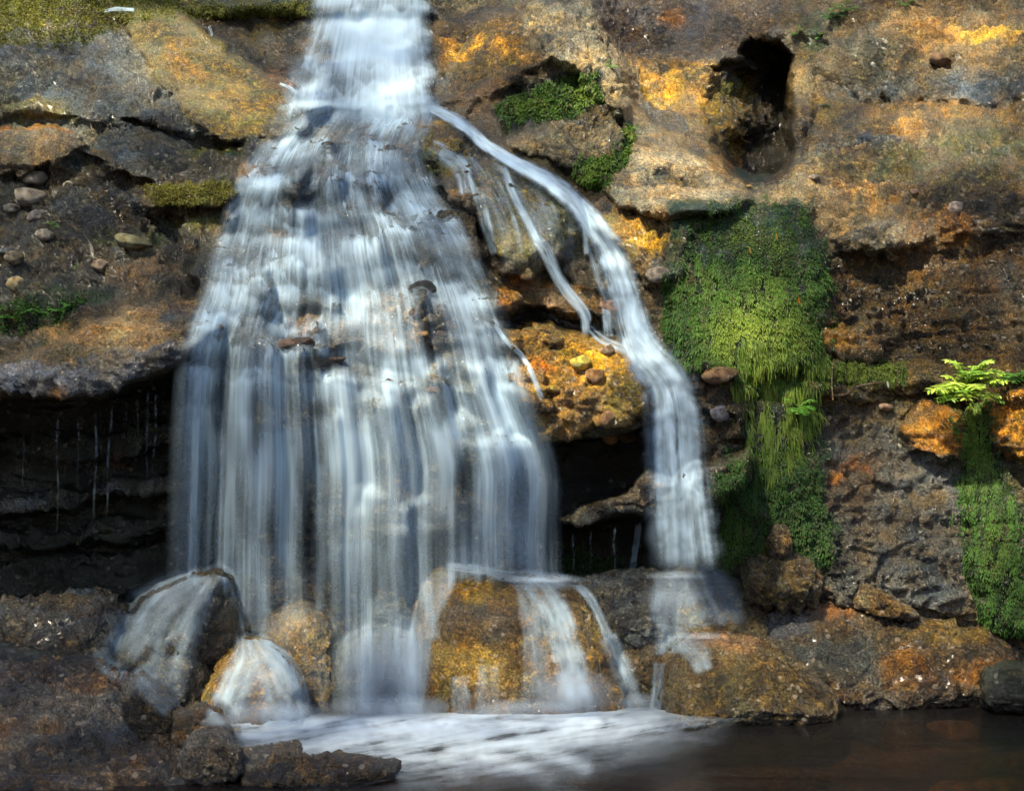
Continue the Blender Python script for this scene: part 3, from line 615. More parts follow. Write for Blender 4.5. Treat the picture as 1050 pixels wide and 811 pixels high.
    me = new_mesh(name, V - org, Fq[:, ::-1] if False else Fq, ROCK, {'Col': np.clip(cc * np.array([0.50, 0.52, 0.41]), 0.003, 0.75), 'Wet': np.full(len(V), min(1.0, wet + 0.15))})
    ob = link(name, me); ob.location = org
    tag(ob, label, cat, group)
    ROCKS.append(Q)
    return ob

G1, G2, G3 = (0.34, 0.21, 0.05), (0.17, 0.115, 0.055), (0.06, 0.05, 0.04)
slab = boulder('slab_boulder', [(104,668),(112,645),(125,622),(165,604),(205,590),(228,585),(240,591),(243,612),(251,636),(247,660),(232,688),(208,722),(176,730),(140,722),(108,700)], 9.0, 0.34, (0.075,0.075,0.075),
    'dark tilted slab boulder with a sharp right edge under the left end of the waterfall', (0.11,0.085,0.05), [(185,675,40,26,(0.26,0.19,0.12),.7),(238,680,10,30,(0.15,0.09,0.035),.7),(235,640,14,40,(0.02,0.02,0.02),.5)], tilt=0.35, box=0.38, rough=0.9, peb=0.1, seed=1, cuts=[((-0.5,-0.45,0.74),0.36),((0.85,-0.5,0.1),0.5),((-0.25,-0.95,0.05),0.62)], crackle=0.9, centre=(180,655), smooth_outline=False)  # near-black spot paints the shade of the right face
boulder('dome_boulder', [(200,728),(218,690),(240,664),(268,658),(296,676),(312,708),(319,742),(306,768),(236,772),(206,756)], 8.85, 0.30, G1,
    'low golden dome boulder with water fanning over it beside the tilted slab', G2, tilt=0.5, seed=2, peb=0.4)
boulder('golden_boulder', [(430,604),(440,588),(470,581),(502,584),(520,597),(556,594),(598,606),(622,640),(632,684),(644,735),(620,765),(500,770),(440,765),(430,700),(426,640)], 9.28, 0.42, (0.24,0.15,0.05),
    'large golden rounded boulder in the middle of the pool edge, split by a white cascade', (0.10,0.07,0.045), [(485,607,26,16,(0.50,0.29,0.05),.9),(470,680,40,22,(0.44,0.26,0.05),.85),(530,690,40,20,(0.36,0.22,0.06),.7),(600,650,26,40,(0.30,0.20,0.07),.7),(490,640,36,20,(0.09,0.075,0.07),.7),(450,730,40,16,(0.05,0.045,0.03),.8),(560,715,50,14,(0.10,0.07,0.04),.7)], tilt=0.6, box=0.7, seed=3, peb=0.9)
boulder('veiled_boulder', [(258,660),(280,632),(312,616),(340,640),(352,690),(350,760),(300,770),(262,760),(254,710)], 9.42, 0.34, (0.30,0.19,0.05),
    'ochre rock behind the falling veil, left of the golden boulder', (0.12,0.085,0.04), tilt=0.3, seed=4, peb=0.5)
boulder('veiled_boulder', [(338,690),(352,662),(384,646),(425,652),(440,690),(442,760),(390,775),(345,765)], 9.30, 0.30, (0.10,0.085,0.06),
    'dark low rock at the pool edge under the central white spray', (0.05,0.045,0.04), tilt=0.3, seed=5, peb=0.6)
boulder('speckled_boulder', [(592,604),(606,592),(632,587),(662,586),(700,592),(708,625),(694,662),(650,668),(612,660),(598,634)], 9.5, 0.28, (0.15,0.15,0.17),
    'dark speckled grey boulder behind the golden one, beneath a black overhang', (0.05,0.045,0.045), tilt=0.5, seed=6, peb=1.0, wet=0.9)
boulder('rounded_boulder', [(664,622),(678,592),(704,580),(738,580),(768,596),(790,630),(792,668),(760,695),(700,700),(664,670)], 9.52, 0.30, (0.20,0.16,0.10),
    'smooth rounded boulder that the narrow right-hand stream lands on', (0.10,0.085,0.07), [(720,640,40,18,(0.34,0.22,0.09),.7),(745,640,12,20,(0.30,0.19,0.04),.8)], tilt=0.6, seed=7, peb=0.3, rough=0.6, wet=0.9)
boulder('step_boulder', [(634,668),(644,650),(668,643),(694,646),(704,664),(708,705),(704,750),(636,752),(626,710)], 9.32, 0.24, (0.075,0.065,0.05),
    'small dark step boulder between the golden boulder and the brown dome', (0.13,0.085,0.05), tilt=0.4, seed=8, peb=0.8)
boulder('brown_boulder', [(684,676),(704,658),(732,651),(764,651),(792,661),(822,686),(858,716),(850,742),(770,756),(700,756),(680,720)], 8.98, 0.34, (0.17,0.115,0.05),
    'brown dome boulder sloping down to the right into the dark pool', (0.085,0.062,0.03), [(745,660,40,9,(0.26,0.13,0.06),.8),(770,705,60,24,(0.12,0.085,0.03),.7),(835,705,14,20,(0.05,0.035,0.02),.7)], tilt=0.5, seed=9, peb=0.6, rough=0.8)
boulder('long_boulder', [(742,650),(764,624),(800,609),(842,611),(880,621),(935,630),(990,641),(1030,656),(1047,678),(1042,712),(1000,730),(900,738),(830,732),(785,700)], 9.56, 0.40, (0.13,0.085,0.045),
    'long low brown and orange boulder lying along the pool edge at the right', (0.075,0.065,0.06), [(840,622,50,9,(0.32,0.13,0.04),.8),(800,640,40,16,(0.11,0.11,0.15),.7),(860,680,50,30,(0.07,0.07,0.07),.8),(930,690,24,26,(0.34,0.15,0.03),.75),(980,650,50,12,(0.30,0.19,0.05),.7),(1015,690,34,14,(0.42,0.18,0.03),.8),(955,695,16,24,(0.03,0.02,0.015),.7)], tilt=0.7, box=0.6, seed=10, peb=0.5, res=(100, 220), crackle=0.9)
boulder('wedge_stone', [(877,624),(876,610),(884,599),(898,602),(918,616),(942,632),(920,636),(895,630)], 9.40, 0.14, (0.19,0.12,0.055),
    'small brown wedge-shaped stone resting on the long low boulder', (0.10,0.07,0.04), tilt=0.3, seed=11, peb=0.3, res=(60, 110), cat='stone', cuts=[((-0.7,-0.7,0),0.5)])
boulder('knobbly_boulder', [(764,592),(768,578),(784,570),(812,571),(832,580),(840,600),(830,616),(790,618),(768,610)], 9.42, 0.16, (0.22,0.155,0.07),
    'knobbly ochre rock at the foot of the moss, above the long boulder', (0.09,0.07,0.045), tilt=0.4, seed=12, peb=2.2, rough=1.6, res=(70, 130))
boulder('upright_stone', [(788,570),(790,548),(796,538),(806,540),(812,556),(808,572)], 9.36, 0.08, (0.24,0.18,0.12), 'small pale upright stone in front of the dark moss', (0.13,0.09,0.05), seed=13, peb=1.5, res=(40, 80), cat='stone')
boulder('dark_boulder', [(1004,702),(1008,688),(1028,681),(1060,681),(1110,690),(1120,724),(1060,730),(1012,724)], 9.1, 0.25, (0.045,0.05,0.04), 'small dark wet rock at the right end of the long boulder', (0.02,0.025,0.02), tilt=0.4, seed=14, peb=0.7, res=(60, 120))
# left foreground shelf and its knobs
F1, F2, F3 = (0.115, 0.072, 0.042), (0.05, 0.047, 0.055), (0.05, 0.04, 0.025)
boulder('rock_shelf', [(-260,720),(-120,690),(-20,690),(40,682),(95,682),(132,700),(158,728),(192,752),(236,768),(250,786),(246,820),(200,870),(60,900),(-260,900)], 7.75, 0.42, F1,
    'broad dark wet rock shelf in the lower left corner, with a rough cracked top', F2, [(60,790,90,26,(0.22,0.16,0.12),.5),(90,730,60,24,(0.11,0.10,0.11),.7),(30,750,60,6,(0.12,0.06,0.02),.8),(110,700,50,10,(0.20,0.11,0.06),.5)], tilt=1.6, box=0.45, seed=15, peb=1.3, rough=1.5, wet=0.95, res=(150, 300), centre=(40,800), crackle=1.2)
boulder('knob_boulder', [(130,712),(134,698),(142,692),(158,700),(176,714),(186,732),(182,750),(160,760),(138,752),(126,734)], 7.85, 0.13, (0.11,0.085,0.055), 'brown knob of rock standing up on the wet shelf, nearest the tilted slab', (0.045,0.035,0.025), tilt=0.2, seed=16, peb=1.6, rough=1.4, res=(70, 130), wet=0.9)
boulder('knob_boulder', [(178,744),(184,730),(200,724),(220,727),(232,738),(233,756),(212,766),(184,764)], 7.70, 0.12, (0.15,0.09,0.04), 'rounded orange-brown knob of rock on the shelf, at the edge of the foam', (0.06,0.04,0.02), tilt=0.2, seed=17, peb=1.4, rough=1.2, res=(70, 130), wet=0.9)
boulder('knob_boulder', [(186,776),(196,758),(216,749),(236,757),(248,774),(246,796),(222,812),(194,806)], 7.45, 0.14, (0.10,0.085,0.085), 'squat grey-brown rock at the tip of the shelf, next to the low ledge', (0.06,0.045,0.03), tilt=0.2, seed=18, peb=1.0, rough=1.2, res=(70, 130), wet=0.9)
boulder('low_ledge', [(236,786),(250,770),(276,768),(294,764),(304,767),(312,776),(350,778),(385,777),(404,783),(398,796),(330,806),(258,808)], 7.50, 0.16, (0.11,0.075,0.045), 'low flat brown ledge just above the water in front of the foam', (0.055,0.05,0.055), tilt=1.2, box=0.5, seed=19, peb=1.2, rough=1.3, res=(70, 170), wet=0.95, centre=(310,788))
boulder('bank_rocks', [(-160,640),(-40,622),(30,616),(80,611),(112,613),(122,640),(112,672),(112,700),(60,712),(-20,716),(-160,720)], 9.05, 0.36, (0.12,0.085,0.05), 'rough wet rock bank at the left, between the black recess and the tilted slab', (0.075,0.08,0.10), [(40,640,50,14,(0.13,0.14,0.19),.6),(90,625,30,10,(0.18,0.10,0.05),.6),(30,690,60,26,(0.015,0.02,0.018),.8)], tilt=1.0, box=0.5, seed=20, peb=1.3, rough=1.8, wet=0.95, res=(110, 220), centre=(10,668), crackle=1.2)
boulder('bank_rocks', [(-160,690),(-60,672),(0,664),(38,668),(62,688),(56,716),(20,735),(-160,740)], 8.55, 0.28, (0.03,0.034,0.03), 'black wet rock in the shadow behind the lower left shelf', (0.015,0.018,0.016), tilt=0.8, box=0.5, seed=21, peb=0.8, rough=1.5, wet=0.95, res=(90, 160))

# ------------------------------------------------------------------ loose stones on the wall
def stone_mesh(seed, col, flat=0.7, res=(18, 30)):
    nr, nc = res
    a = np.linspace(0.0, np.pi, nr)[:, None]; th = np.linspace(0, 2 * np.pi, nc, endpoint=False)[None]
    p = np.stack([np.sin(a) * np.cos(th), np.sin(a) * np.sin(th) * 0.8, np.cos(a) * flat * np.ones_like(th)], -1).reshape(-1, 3)
    q = p.astype(F32) + F32(seed * 5.1)
    rs = np.random.RandomState(seed)
    for k in range(5):
        n = rs.normal(size=3); n /= np.linalg.norm(n); h = p @ n; lim = h.max() * rs.uniform(0.6, 0.9)
        p = p - np.maximum(h - lim, 0)[:, None] * n * 0.8
    p = p * (1 + 0.30 * fbm(q, 1.2, 3) + 0.10 * fbm(q, 5, 3))[:, None]
    cc = np.asarray(col) * 1.5 * (1 + 0.6 * fbm(q, 2.2, 3, off=5))[:, None]
    r, c = np.meshgrid(np.arange(nr - 1), np.arange(nc), indexing='ij'); c1 = (c + 1) % nc
    return new_mesh('stone', p, np.stack([r * nc + c, (r + 1) * nc + c, (r + 1) * nc + c1, r * nc + c1], -1).reshape(-1, 4), ROCK, {'Col': np.clip(cc, 0.01, 0.7), 'Wet': np.full(len(p), 0.4)})
def stone(x, y, rx, ry, col, label, group=None, seed=None, name='stone', out=0.35, rot=0.0):
    seed = seed if seed is not None else int(x * 7 + y)
    if group == 'cobbles caught under the main fall': col = tuple(0.45 * v for v in col); out -= 0.35
    b = cliff_at(np.array([x]), np.array([y]))[0]
    s = rx * K * b[1]; me = stone_mesh(seed, col, ry / rx * 1.0)
    o = link(name, me); o.scale = (s, s, s); o.location = (b[0], b[1] - s * 0.8 * out, b[2]); o.rotation_euler = (0, rot, random.uniform(-0.4, 0.4))
    tag(o, label, 'stone', group)
    return o
PALE = (0.34, 0.31, 0.26)
GL = 'loose stones on the left earth bank'
stone(37,182,13,7,PALE,'pale oval stone with a white patch, topmost on the left earth bank',GL)
stone(69,187,6,5,PALE,'tiny pale round stone just right of the topmost oval stone',GL)
stone(30,200,18,11,(0.24,0.21,0.18),'broad grey-tan stone under the topmost pale oval on the left bank',GL)
stone(50,248,10,6,PALE,'pale egg-shaped stone alone on dark soil, mid left bank',GL)
stone(20,296,11,9,(0.30,0.24,0.12),'tan stone with yellow lichen low on the left bank above the fern sprigs',GL,rot=0.4)
stone(103,272,9,7,(0.26,0.20,0.14),'brown rounded stone low on the bank, above the left rock ledge',GL)
stone(138,248,22,8,(0.20,0.19,0.10),'long mossy grey stone sloping beside a dark hollow in the left bank',GL,rot=0.3)
stone(20,273,10,7,(0.20,0.17,0.11),'flat brown stone touching the lichen-yellow one',GL)
stone(38,222,10,6,(0.17,0.16,0.16),'angular grey stone between the broad tan stone and the egg-shaped one',GL,rot=-0.4)
stone(12,212,9,5,(0.19,0.18,0.17),'small grey stone at the left margin, below the broad tan stone',GL)
stone(10,262,9,4,(0.13,0.14,0.15),'thin slate-coloured stone at the left margin beside green sprigs',GL)
GC = 'cobbles caught under the main fall'
for (x, y, rx, ry, c, lab) in ((427,322,8,6,(0.26,0.21,0.17),'uppermost round cobble of the cluster between two white streams'),(440,330,9,6,PALE,'palest cobble in the cluster between two white streams'),(455,340,8,6,(0.28,0.20,0.17),'pinkish cobble at the right of the cluster between two white streams'),
                              (447,349,10,5,PALE,'flat pale cobble at the bottom of the cluster between two white streams'),(446,401,9,5,PINK,'flat pink stone alone under the veil below the cobble cluster'),(219,338,5,3,(0.5,0.38,0.24),'tiny sunlit pebble at the left rim of the main fall')):
    stone(x, y, rx, ry, c, lab, GC)
stone(462,282,16,13,(0.07,0.08,0.09),'dark round cobble standing out of the white stream',GC,out=1.1); stone(434,296,14,9,(0.08,0.085,0.09),'dark flat cobble left of the round one in the white stream',GC,out=1.0)
stone(330,371,24,7,PINK,'flat pinkish stone jutting from the main fall',GC,rot=-0.15); stone(303,352,20,7,PINK,'pink slab stone half under the left veil',GC,rot=-0.1)
GO = 'stones on the orange slope between the streams'
stone(595,372,11,8,(0.52,0.38,0.07),'bright yellow ring-marked stone in the orange slope',GO); stone(610,386,10,9,(0.22,0.12,0.05),'dark orange stone right below the bright yellow one',GO)
stone(622,362,8,6,(0.24,0.17,0.11),'brown cobble right of the bright yellow stone',GO); stone(622,427,8,9,(0.28,0.16,0.08),'orange knob at the brink above the black recess',GO,rot=0.4)
stone(626,447,9,7,(0.26,0.13,0.04),'reddish stone hanging at the brink under the orange knob',GO); stone(643,449,8,6,(0.24,0.14,0.05),'brown stone at the brink beside the small stream',GO); stone(564,402,8,5,(0.36,0.26,0.05),'yellow cobble among brown ones low on the orange slope',GO)
stone(632,311,14,8,(0.30,0.20,0.15),'tan boss stone with the side stream pouring off it',GO)
stone(674,282,14,8,(0.26,0.22,0.18),'pale cap stone between the side stream and the moss','stones on the right wall')
GR = 'stones on the right wall'
stone(979,214,9,7,(0.30,0.25,0.22),'pale grey stone sitting alone on the upper right wall',GR); stone(905,420,10,4,(0.40,0.26,0.18),'flat pale stone in the hollow under the twig',GR); stone(962,60,14,6,(0.17,0.10,0.05),'brown wedge stone high on the right wall',GR,rot=0.3)
stone(768,193,4,2,(0.34,0.22,0.08),'tiny tan pebble at the lip of the bowl below the cave',GR); stone(833,189,6,3,(0.28,0.24,0.2),'small pale pebble beside the bowl rim',GR); stone(937,203,5,3,PINK,'small pink pebble left of the pale grey stone',GR)
stone(738,384,20,9,(0.20,0.12,0.06),'brown cap rock between the side stream and the hanging moss',GR); stone(712,392,11,6,(0.30,0.23,0.17),'pale slab stone at the top of the lower side stream',GR); stone(737,424,11,9,(0.14,0.14,0.17),'blue-grey stone left of the hanging moss',GR)
stone(713,388,7,6,(0.10,0.10,0.11),'dark round cobble above the lower side stream',GR); stone(803,385,4,4,(0.35,0.12,0.02),'tiny orange leaf-coloured pebble under the hanging moss',GR)
# ------------------------------------------------------------------ pool and stream bed
def make_pool():
    m, nt = mat_new('pool_water')
    out = N(nt, 'ShaderNodeOutputMaterial')
    tc = N(nt, 'ShaderNodeTexCoord'); mp = N(nt, 'ShaderNodeMapping'); L(nt, tc.outputs['Object'], mp.inputs[0]); mp.inputs['Scale'].default_value = (1.0, 2.2, 1)
    n1 = N(nt, 'ShaderNodeTexNoise'); setin(n1, Scale=1.6, Detail=3.0, Roughness=0.5, Distortion=0.6); L(nt, mp.outputs[0], n1.inputs['Vector'])
    bp = N(nt, 'ShaderNodeBump'); setin(bp, Strength=0.14, Distance=0.06); L(nt, n1.outputs['Fac'], bp.inputs['Height'])
    gl = N(nt, 'ShaderNodeBsdfGlossy'); setin(gl, Roughness=0.26); L(nt, bp.outputs[0], gl.inputs['Normal']); gl.inputs[0].default_value = (0.9, 0.9, 0.9, 1)
    tr = N(nt, 'ShaderNodeBsdfTransparent'); tr.inputs[0].default_value = (0.30, 0.225, 0.125, 1)
    fr = N(nt, 'ShaderNodeFresnel'); setin(fr, IOR=1.33); L(nt, bp.outputs[0], fr.inputs['Normal'])
    fac = mathn(nt, 'MULTIPLY', fr.outputs[0], 0.7, True)
    mx = N(nt, 'ShaderNodeMixShader'); L(nt, fac, mx.inputs[0]); L(nt, tr.outputs[0], mx.inputs[1]); L(nt, gl.outputs[0], mx.inputs[2])
    L(nt, mx.outputs[0], out.inputs[0])
    gx, gy = np.linspace(-9, 9, 40), np.linspace(-12, 10.3, 40)
    X, Y = np.meshgrid(gx, gy)
    me = new_mesh('water', np.stack([X, Y, 0 * X], -1).reshape(-1, 3), grid_faces(40, 40)[:, ::-1], m)
    o = link('water', me); tag(o, 'dark brown still pool at the foot of the waterfall', 'pool', kind='structure')
    # the bed below, brown and stony, which rises to banks away from the camera's view
    gx = np.concatenate([np.linspace(-40, -6, 30), np.linspace(-5.9, 5.9, 170), np.linspace(6, 40, 30)]); gy = np.concatenate([np.linspace(-40, 4, 40), np.linspace(4.1, 11, 100)])
    X, Y = np.meshgrid(gx, gy)
    p = np.stack([X.ravel(), Y.ravel(), 0 * X.ravel()], -1)
    f1, f2, ci = worley(p, 2.2); z = -0.24 + 0.05 * fbm(p, 0.8, 4) + 0.10 * np.clip(0.5 - f1, 0, 1) * (0.2 + ci) * 2 + 0.015 * fbm(p, 5, 3)
    z = z + np.clip(np.abs(X.ravel()) - 6.5, 0, None) * 0.5 + np.clip(-Y.ravel() - 7, 0, None) * 0.25
    z = np.minimum(z, 9 + 0.5 * fbm(p, 0.3, 3))
    cc = np.array((0.15, 0.105, 0.055)) * (0.5 + 0.9 * ci)[:, None] * (1 + 0.8 * fbm(p, 3, 3))[:, None]
    me = new_mesh('stream_bed', np.stack([X.ravel(), Y.ravel(), z], -1), grid_faces(len(gy), len(gx))[:, ::-1], ROCK, {'Col': np.clip(cc, 0.01, 0.6), 'Wet': np.full(len(z), 0.3)})
    o = link('stream_bed', me); tag(o, 'brown stony bed of the stream under the dark pool', 'stream bed', kind='structure')
make_pool()
for i, (x, y, r, lab) in enumerate(((975,733,20,'submerged round brown stone nearest the long boulder'),(1030,790,30,'large submerged brown stone in the lower right of the pool'),(985,795,26,'submerged brown stone left of the largest one in the dark pool'))):
    Dw = CAMZ / ((y - 405.5) * K)
    q = to_world(x, y, Dw)
    o = link('submerged_stone', stone_mesh(900 + i, (0.22, 0.13, 0.05), 0.5)); s = r * K * Dw
    o.scale = (s * 1.3, s * 1.3, s); o.location = (q[0], q[1], -s * 0.75); tag(o, lab, 'stone', 'stones under the water of the pool')
# ------------------------------------------------------------------ falling water
BS = 1.5
BW, BH = int(1120 / BS), int(860 / BS)
BUF = np.full((BH, BW), 99.0)
def splat(Q):
    x, y = to_px(Q.reshape(-1, 3)); i = np.round((x + 35) / BS).astype(int); j = np.round((y + 20) / BS).astype(int)
    m = (i >= 0) & (i < BW) & (j >= 0) & (j < BH)
    np.minimum.at(BUF, (j[m], i[m]), Q.reshape(-1, 3)[m, 1])
splat(P)
for q in ROCKS:
    r = np.linspace(0, q.shape[0] - 1, q.shape[0] * 4); r0 = np.minimum(r.astype(int), q.shape[0] - 2); f = (r - r0)[:, None, None]
    q = q[r0] * (1 - f) + q[r0 + 1] * f
    q = np.concatenate([q, q[:, :1]], 1); c = np.linspace(0, q.shape[1] - 1, q.shape[1] * 3); c0 = np.minimum(c.astype(int), q.shape[1] - 2); f = (c - c0)[None, :, None]
    splat(q[:, c0] * (1 - f) + q[:, c0 + 1] * f)
for _ in range(12):
    h = BUF > 90
    if not h.any(): break
    nb = np.stack([np.roll(BUF, s, a) for s in (1, -1) for a in (0, 1)]); nb[nb > 90] = np.nan
    with np.errstate(all='ignore'):
        import warnings
        with warnings.catch_warnings():
            warnings.simplefilter('ignore'); f = np.nanmean(nb, 0)
    BUF[h] = np.where(np.isnan(f), 99, f)[h]
BUF[BUF > 90] = 9.5
def blur_e(A, n):
    A = A.copy()
    for _ in range(n):
        B = np.pad(A, 1, mode='edge'); A = (B[:-2, 1:-1] + B[1:-1, 1:-1] + B[2:, 1:-1]) / 3
        B = np.pad(A, 1, mode='edge'); A = (B[1:-1, :-2] + B[1:-1, 1:-1] + B[1:-1, 2:]) / 3
    return A
BUFS = blur_e(BUF, 5)
def buf_at(px, py, A=None):
    A = BUFS if A is None else A
    c = np.clip((px + 35) / BS, 0, BW - 1.01); r = np.clip((py + 20) / BS, 0, BH - 1.01)
    c0 = c.astype(int); r0 = r.astype(int); u = c - c0; v = r - r0
    return (A[r0, c0] * (1 - u) + A[r0, c0 + 1] * u) * (1 - v) + (A[r0 + 1, c0] * (1 - u) + A[r0 + 1, c0 + 1] * u) * v

def rows_map(rows, nu, nv):
    """grid of photo positions between a left and a right edge given row by row"""
    rows = np.asarray(rows, float).reshape(len(rows), 4)
    mid = (rows[:, :2] + rows[:, 2:]) / 2
    t = np.concatenate([[0], np.cumsum(np.hypot(*(mid[1:] - mid[:-1]).T))]); t /= t[-1]
    s = np.linspace(0, 1, nv)
    # smooth interpolation of all four numbers
    def sm(k):
        y = rows[:, k]; m = np.gradient(y, t) if len(y) > 2 else np.full(len(y), (y[-1] - y[0]) / (t[-1] - t[0]))
        i = np.clip(np.searchsorted(t, s, side='right') - 1, 0, len(t) - 2); h = t[i + 1] - t[i]; q = (s - t[i]) / h
        return (2 * q ** 3 - 3 * q ** 2 + 1) * y[i] + (q ** 3 - 2 * q ** 2 + q) * h * m[i] + (-2 * q ** 3 + 3 * q ** 2) * y[i + 1] + (q ** 3 - q ** 2) * h * m[i + 1]
    l = np.stack([sm(0), sm(1)], -1); r = np.stack([sm(2), sm(3)], -1)
    u = np.linspace(0, 1, nu)[None, :, None]
    G = l[:, None] * (1 - u) + r[:, None] * u
    return G[..., 0], G[..., 1]
def add_strands(acc, n, w, length, amp, seed, starts=None, cells_px=1.0, drift=0.0):
    """n soft vertical threads, each starting where the water tips over an edge and thinning as it falls"""
    rs = np.random.RandomState(seed); nv, nu = acc.shape
    for k in range(n):
        c = rs.uniform(0, nu); ww = rs.uniform(*w) / cells_px; LL = int(rs.uniform(*length))
        if starts is not None:
            s0 = starts[rs.randint(len(starts))]; r0 = int(s0 * nv + rs.normal() * 5 + 7 * math.sin(c / nu * 23 + s0 * 40))
        else: r0 = int(rs.uniform(-0.1, 0.95) * nv)
        a = rs.uniform(*amp)
        ra, rb = max(0, r0), min(nv, r0 + LL)
        if rb - ra < 4: continue
        v = np.arange(ra, rb)
        cc = c + drift * (v - r0) + ww * 0.8 * np.sin(v / nv * rs.uniform(4, 14) + rs.uniform(0, 6))
        x0 = int(max(0, cc.min() - 3 * ww)); x1 = int(min(nu, cc.max() + 3 * ww + 1))
        if x1 - x0 < 1: continue
        tt = (v - r0) / LL
        prof = a * np.clip(tt * 14, 0, 1) * (1 - sstep(0.35, 1.0, tt)) * (1 - 0.25 * tt)
        wd = ww * (1 + 0.6 * tt)
        acc[ra:rb, x0:x1] += prof[:, None] * np.exp(-((np.arange(x0, x1)[None] - cc[:, None]) / wd[:, None]) ** 2)
def minifalls(acc, gx, gy, n, seed, vr, w, h, amp, tilt=0.3, fan=0.25):
    """many small falls side by side: each tips over its own short crooked edge, brightest at the lip, and frays out below"""
    rs = np.random.RandomState(seed); nv, nu = acc.shape
    for k in range(n):
        r0 = rs.uniform(*vr) * nv; c0 = rs.uniform(0, nu); ri = int(min(nv - 2, max(0, r0)))
        pc = max(0.15, (gx[ri, -1] - gx[ri, 0]) / nu); pr = max(0.3, (gy[min(nv - 1, ri + 1), nu // 2] - gy[ri, nu // 2]))
        W = rs.uniform(*w) / pc; H = rs.uniform(*h) / pr; A = rs.uniform(*amp); T = rs.uniform(-tilt, tilt) * pc / pr
        x0, x1 = int(max(0, c0 - W)), int(min(nu, c0 + W)); y0, y1 = int(max(0, r0 - abs(T) * W - 6)), int(min(nv, r0 + H * 1.3 + abs(T) * W))
        if x1 - x0 < 3 or y1 - y0 < 4: continue
        c = np.arange(x0, x1); x = (c - c0) / W; m = int(2 * W) + 8
        nz = rs.rand(m); nz2 = np.convolve(rs.rand(m), np.ones(5) / 5, 'same'); nz3 = np.convolve(rs.rand(m), np.ones(max(3, m // 5)) / max(3, m // 5), 'same')
        v = np.arange(y0, y1)[:, None]
        lip = r0 + T * (c - c0) + 5 * np.sin(x * rs.uniform(2, 6) + rs.uniform(0, 6)) + (nz2[:len(c)] - 0.5) * 10 + x * x * rs.uniform(-6, 14)
        hh = H * (0.45 + 0.9 * nz3[:len(c)] + 0.4 * (nz[:len(c)] - 0.5))
        t = (v - lip[None]) / hh[None]
        sq = 1 + fan * np.clip(t, 0, 1)                      # threads spread a little on the way down
        ix = np.clip(((x[None] / sq + 1) * W).astype(int), 0, m - 1)
        th = (0.12 + 2.0 * np.convolve(nz, np.ones(3) / 3, 'same')[ix] ** 2.6 + 0.5 * nz2[ix])
        prof = np.exp(-(np.clip(t - 0.05, -1, 9) / 0.10) ** 2) * 0.55 + sstep(-0.04, 0.05, t) * np.clip(1 - t, 0, 1) ** 0.8
        acc[y0:y1, x0:x1] += A * th * prof * np.clip(1 - x[None] ** 2, 0, 1) * (t > -0.12)
def streak(nv, nu, fu, fv, o=3, off=0.0):
    v, u = np.meshgrid(np.linspace(0, 1, nv), np.linspace(0, 1, nu), indexing='ij')
    return fbm(np.stack([u.ravel() * fu, v.ravel() * fv, 0 * u.ravel()], -1), 1.0, o, 0.55, off=off).reshape(nv, nu)
def water_mesh(name, gx, gy, dens, off, fall=0.06, parent=None, mat=None, smooth_d=5, buf=None, bulge=0.0):
    Dw = buf_at(gx, gy, buf) - off
    # once it has left an edge the water falls nearly straight; it cannot follow the wall back in
    dy = np.abs(np.diff(gy, axis=0)) * K * 9.5
    for i in range(1, Dw.shape[0]): Dw[i] = np.minimum(Dw[i], Dw[i - 1] + fall * dy[i - 1])
    Dw = blur_e(Dw, smooth_d)
    Q = to_world(gx, gy, Dw)
    if bulge: Q[..., 1] -= bulge * dens
    Fq = grid_faces(*gx.shape); keep = dens.ravel()[Fq].max(1) > 0.004
    Fq = Fq[keep]; used = np.unique(Fq); mp = np.full(gx.size, -1, np.int32); mp[used] = np.arange(len(used))
    me = new_mesh(name, Q.reshape(-1, 3)[used], mp[Fq], mat or WATER, {'Dens': np.clip(dens, 0, 0.97).ravel()[used]})
    return link(name, me, parent)
def edge_fade(nv, nu, eu=0.04, v0=0.02, v1=0.03):
    u = np.linspace(0, 1, nu)[None]; v = np.linspace(0, 1, nv)[:, None]
    return sstep(0, eu, u) * sstep(0, eu, 1 - u) * sstep(-1e-6, v0, v) * sstep(0, v1, 1 - v)
def strokes(gx, gy, acc, lst, tex=None):
    for (pts, wd, a) in lst:
        d, t = line_dist(gx, gy, smooth_line(pts, 16))
        acc += a * np.exp(-(d / (wd * (0.8 + 0.4 * t))) ** 2) * (1 if tex is None else tex)
def gaps(gx, gy, acc, lst):
    for (x, y, rx, ry, a) in lst:
        acc *= 1 - a * np.exp(-(((gx - x) / rx) ** 2 + ((gy - y) / ry) ** 2) ** 1.5)

fall = empty('waterfall', to_world(370, 400, 9.4)); tag(fall, 'wide silky white waterfall fanning down the rock ledges into the pool', 'waterfall')
def under(o, root):
    o.parent = root; o.matrix_parent_inverse = root.matrix_world.inverted() if False else __import__('mathutils').Matrix.Translation(root.location).inverted()
    return o

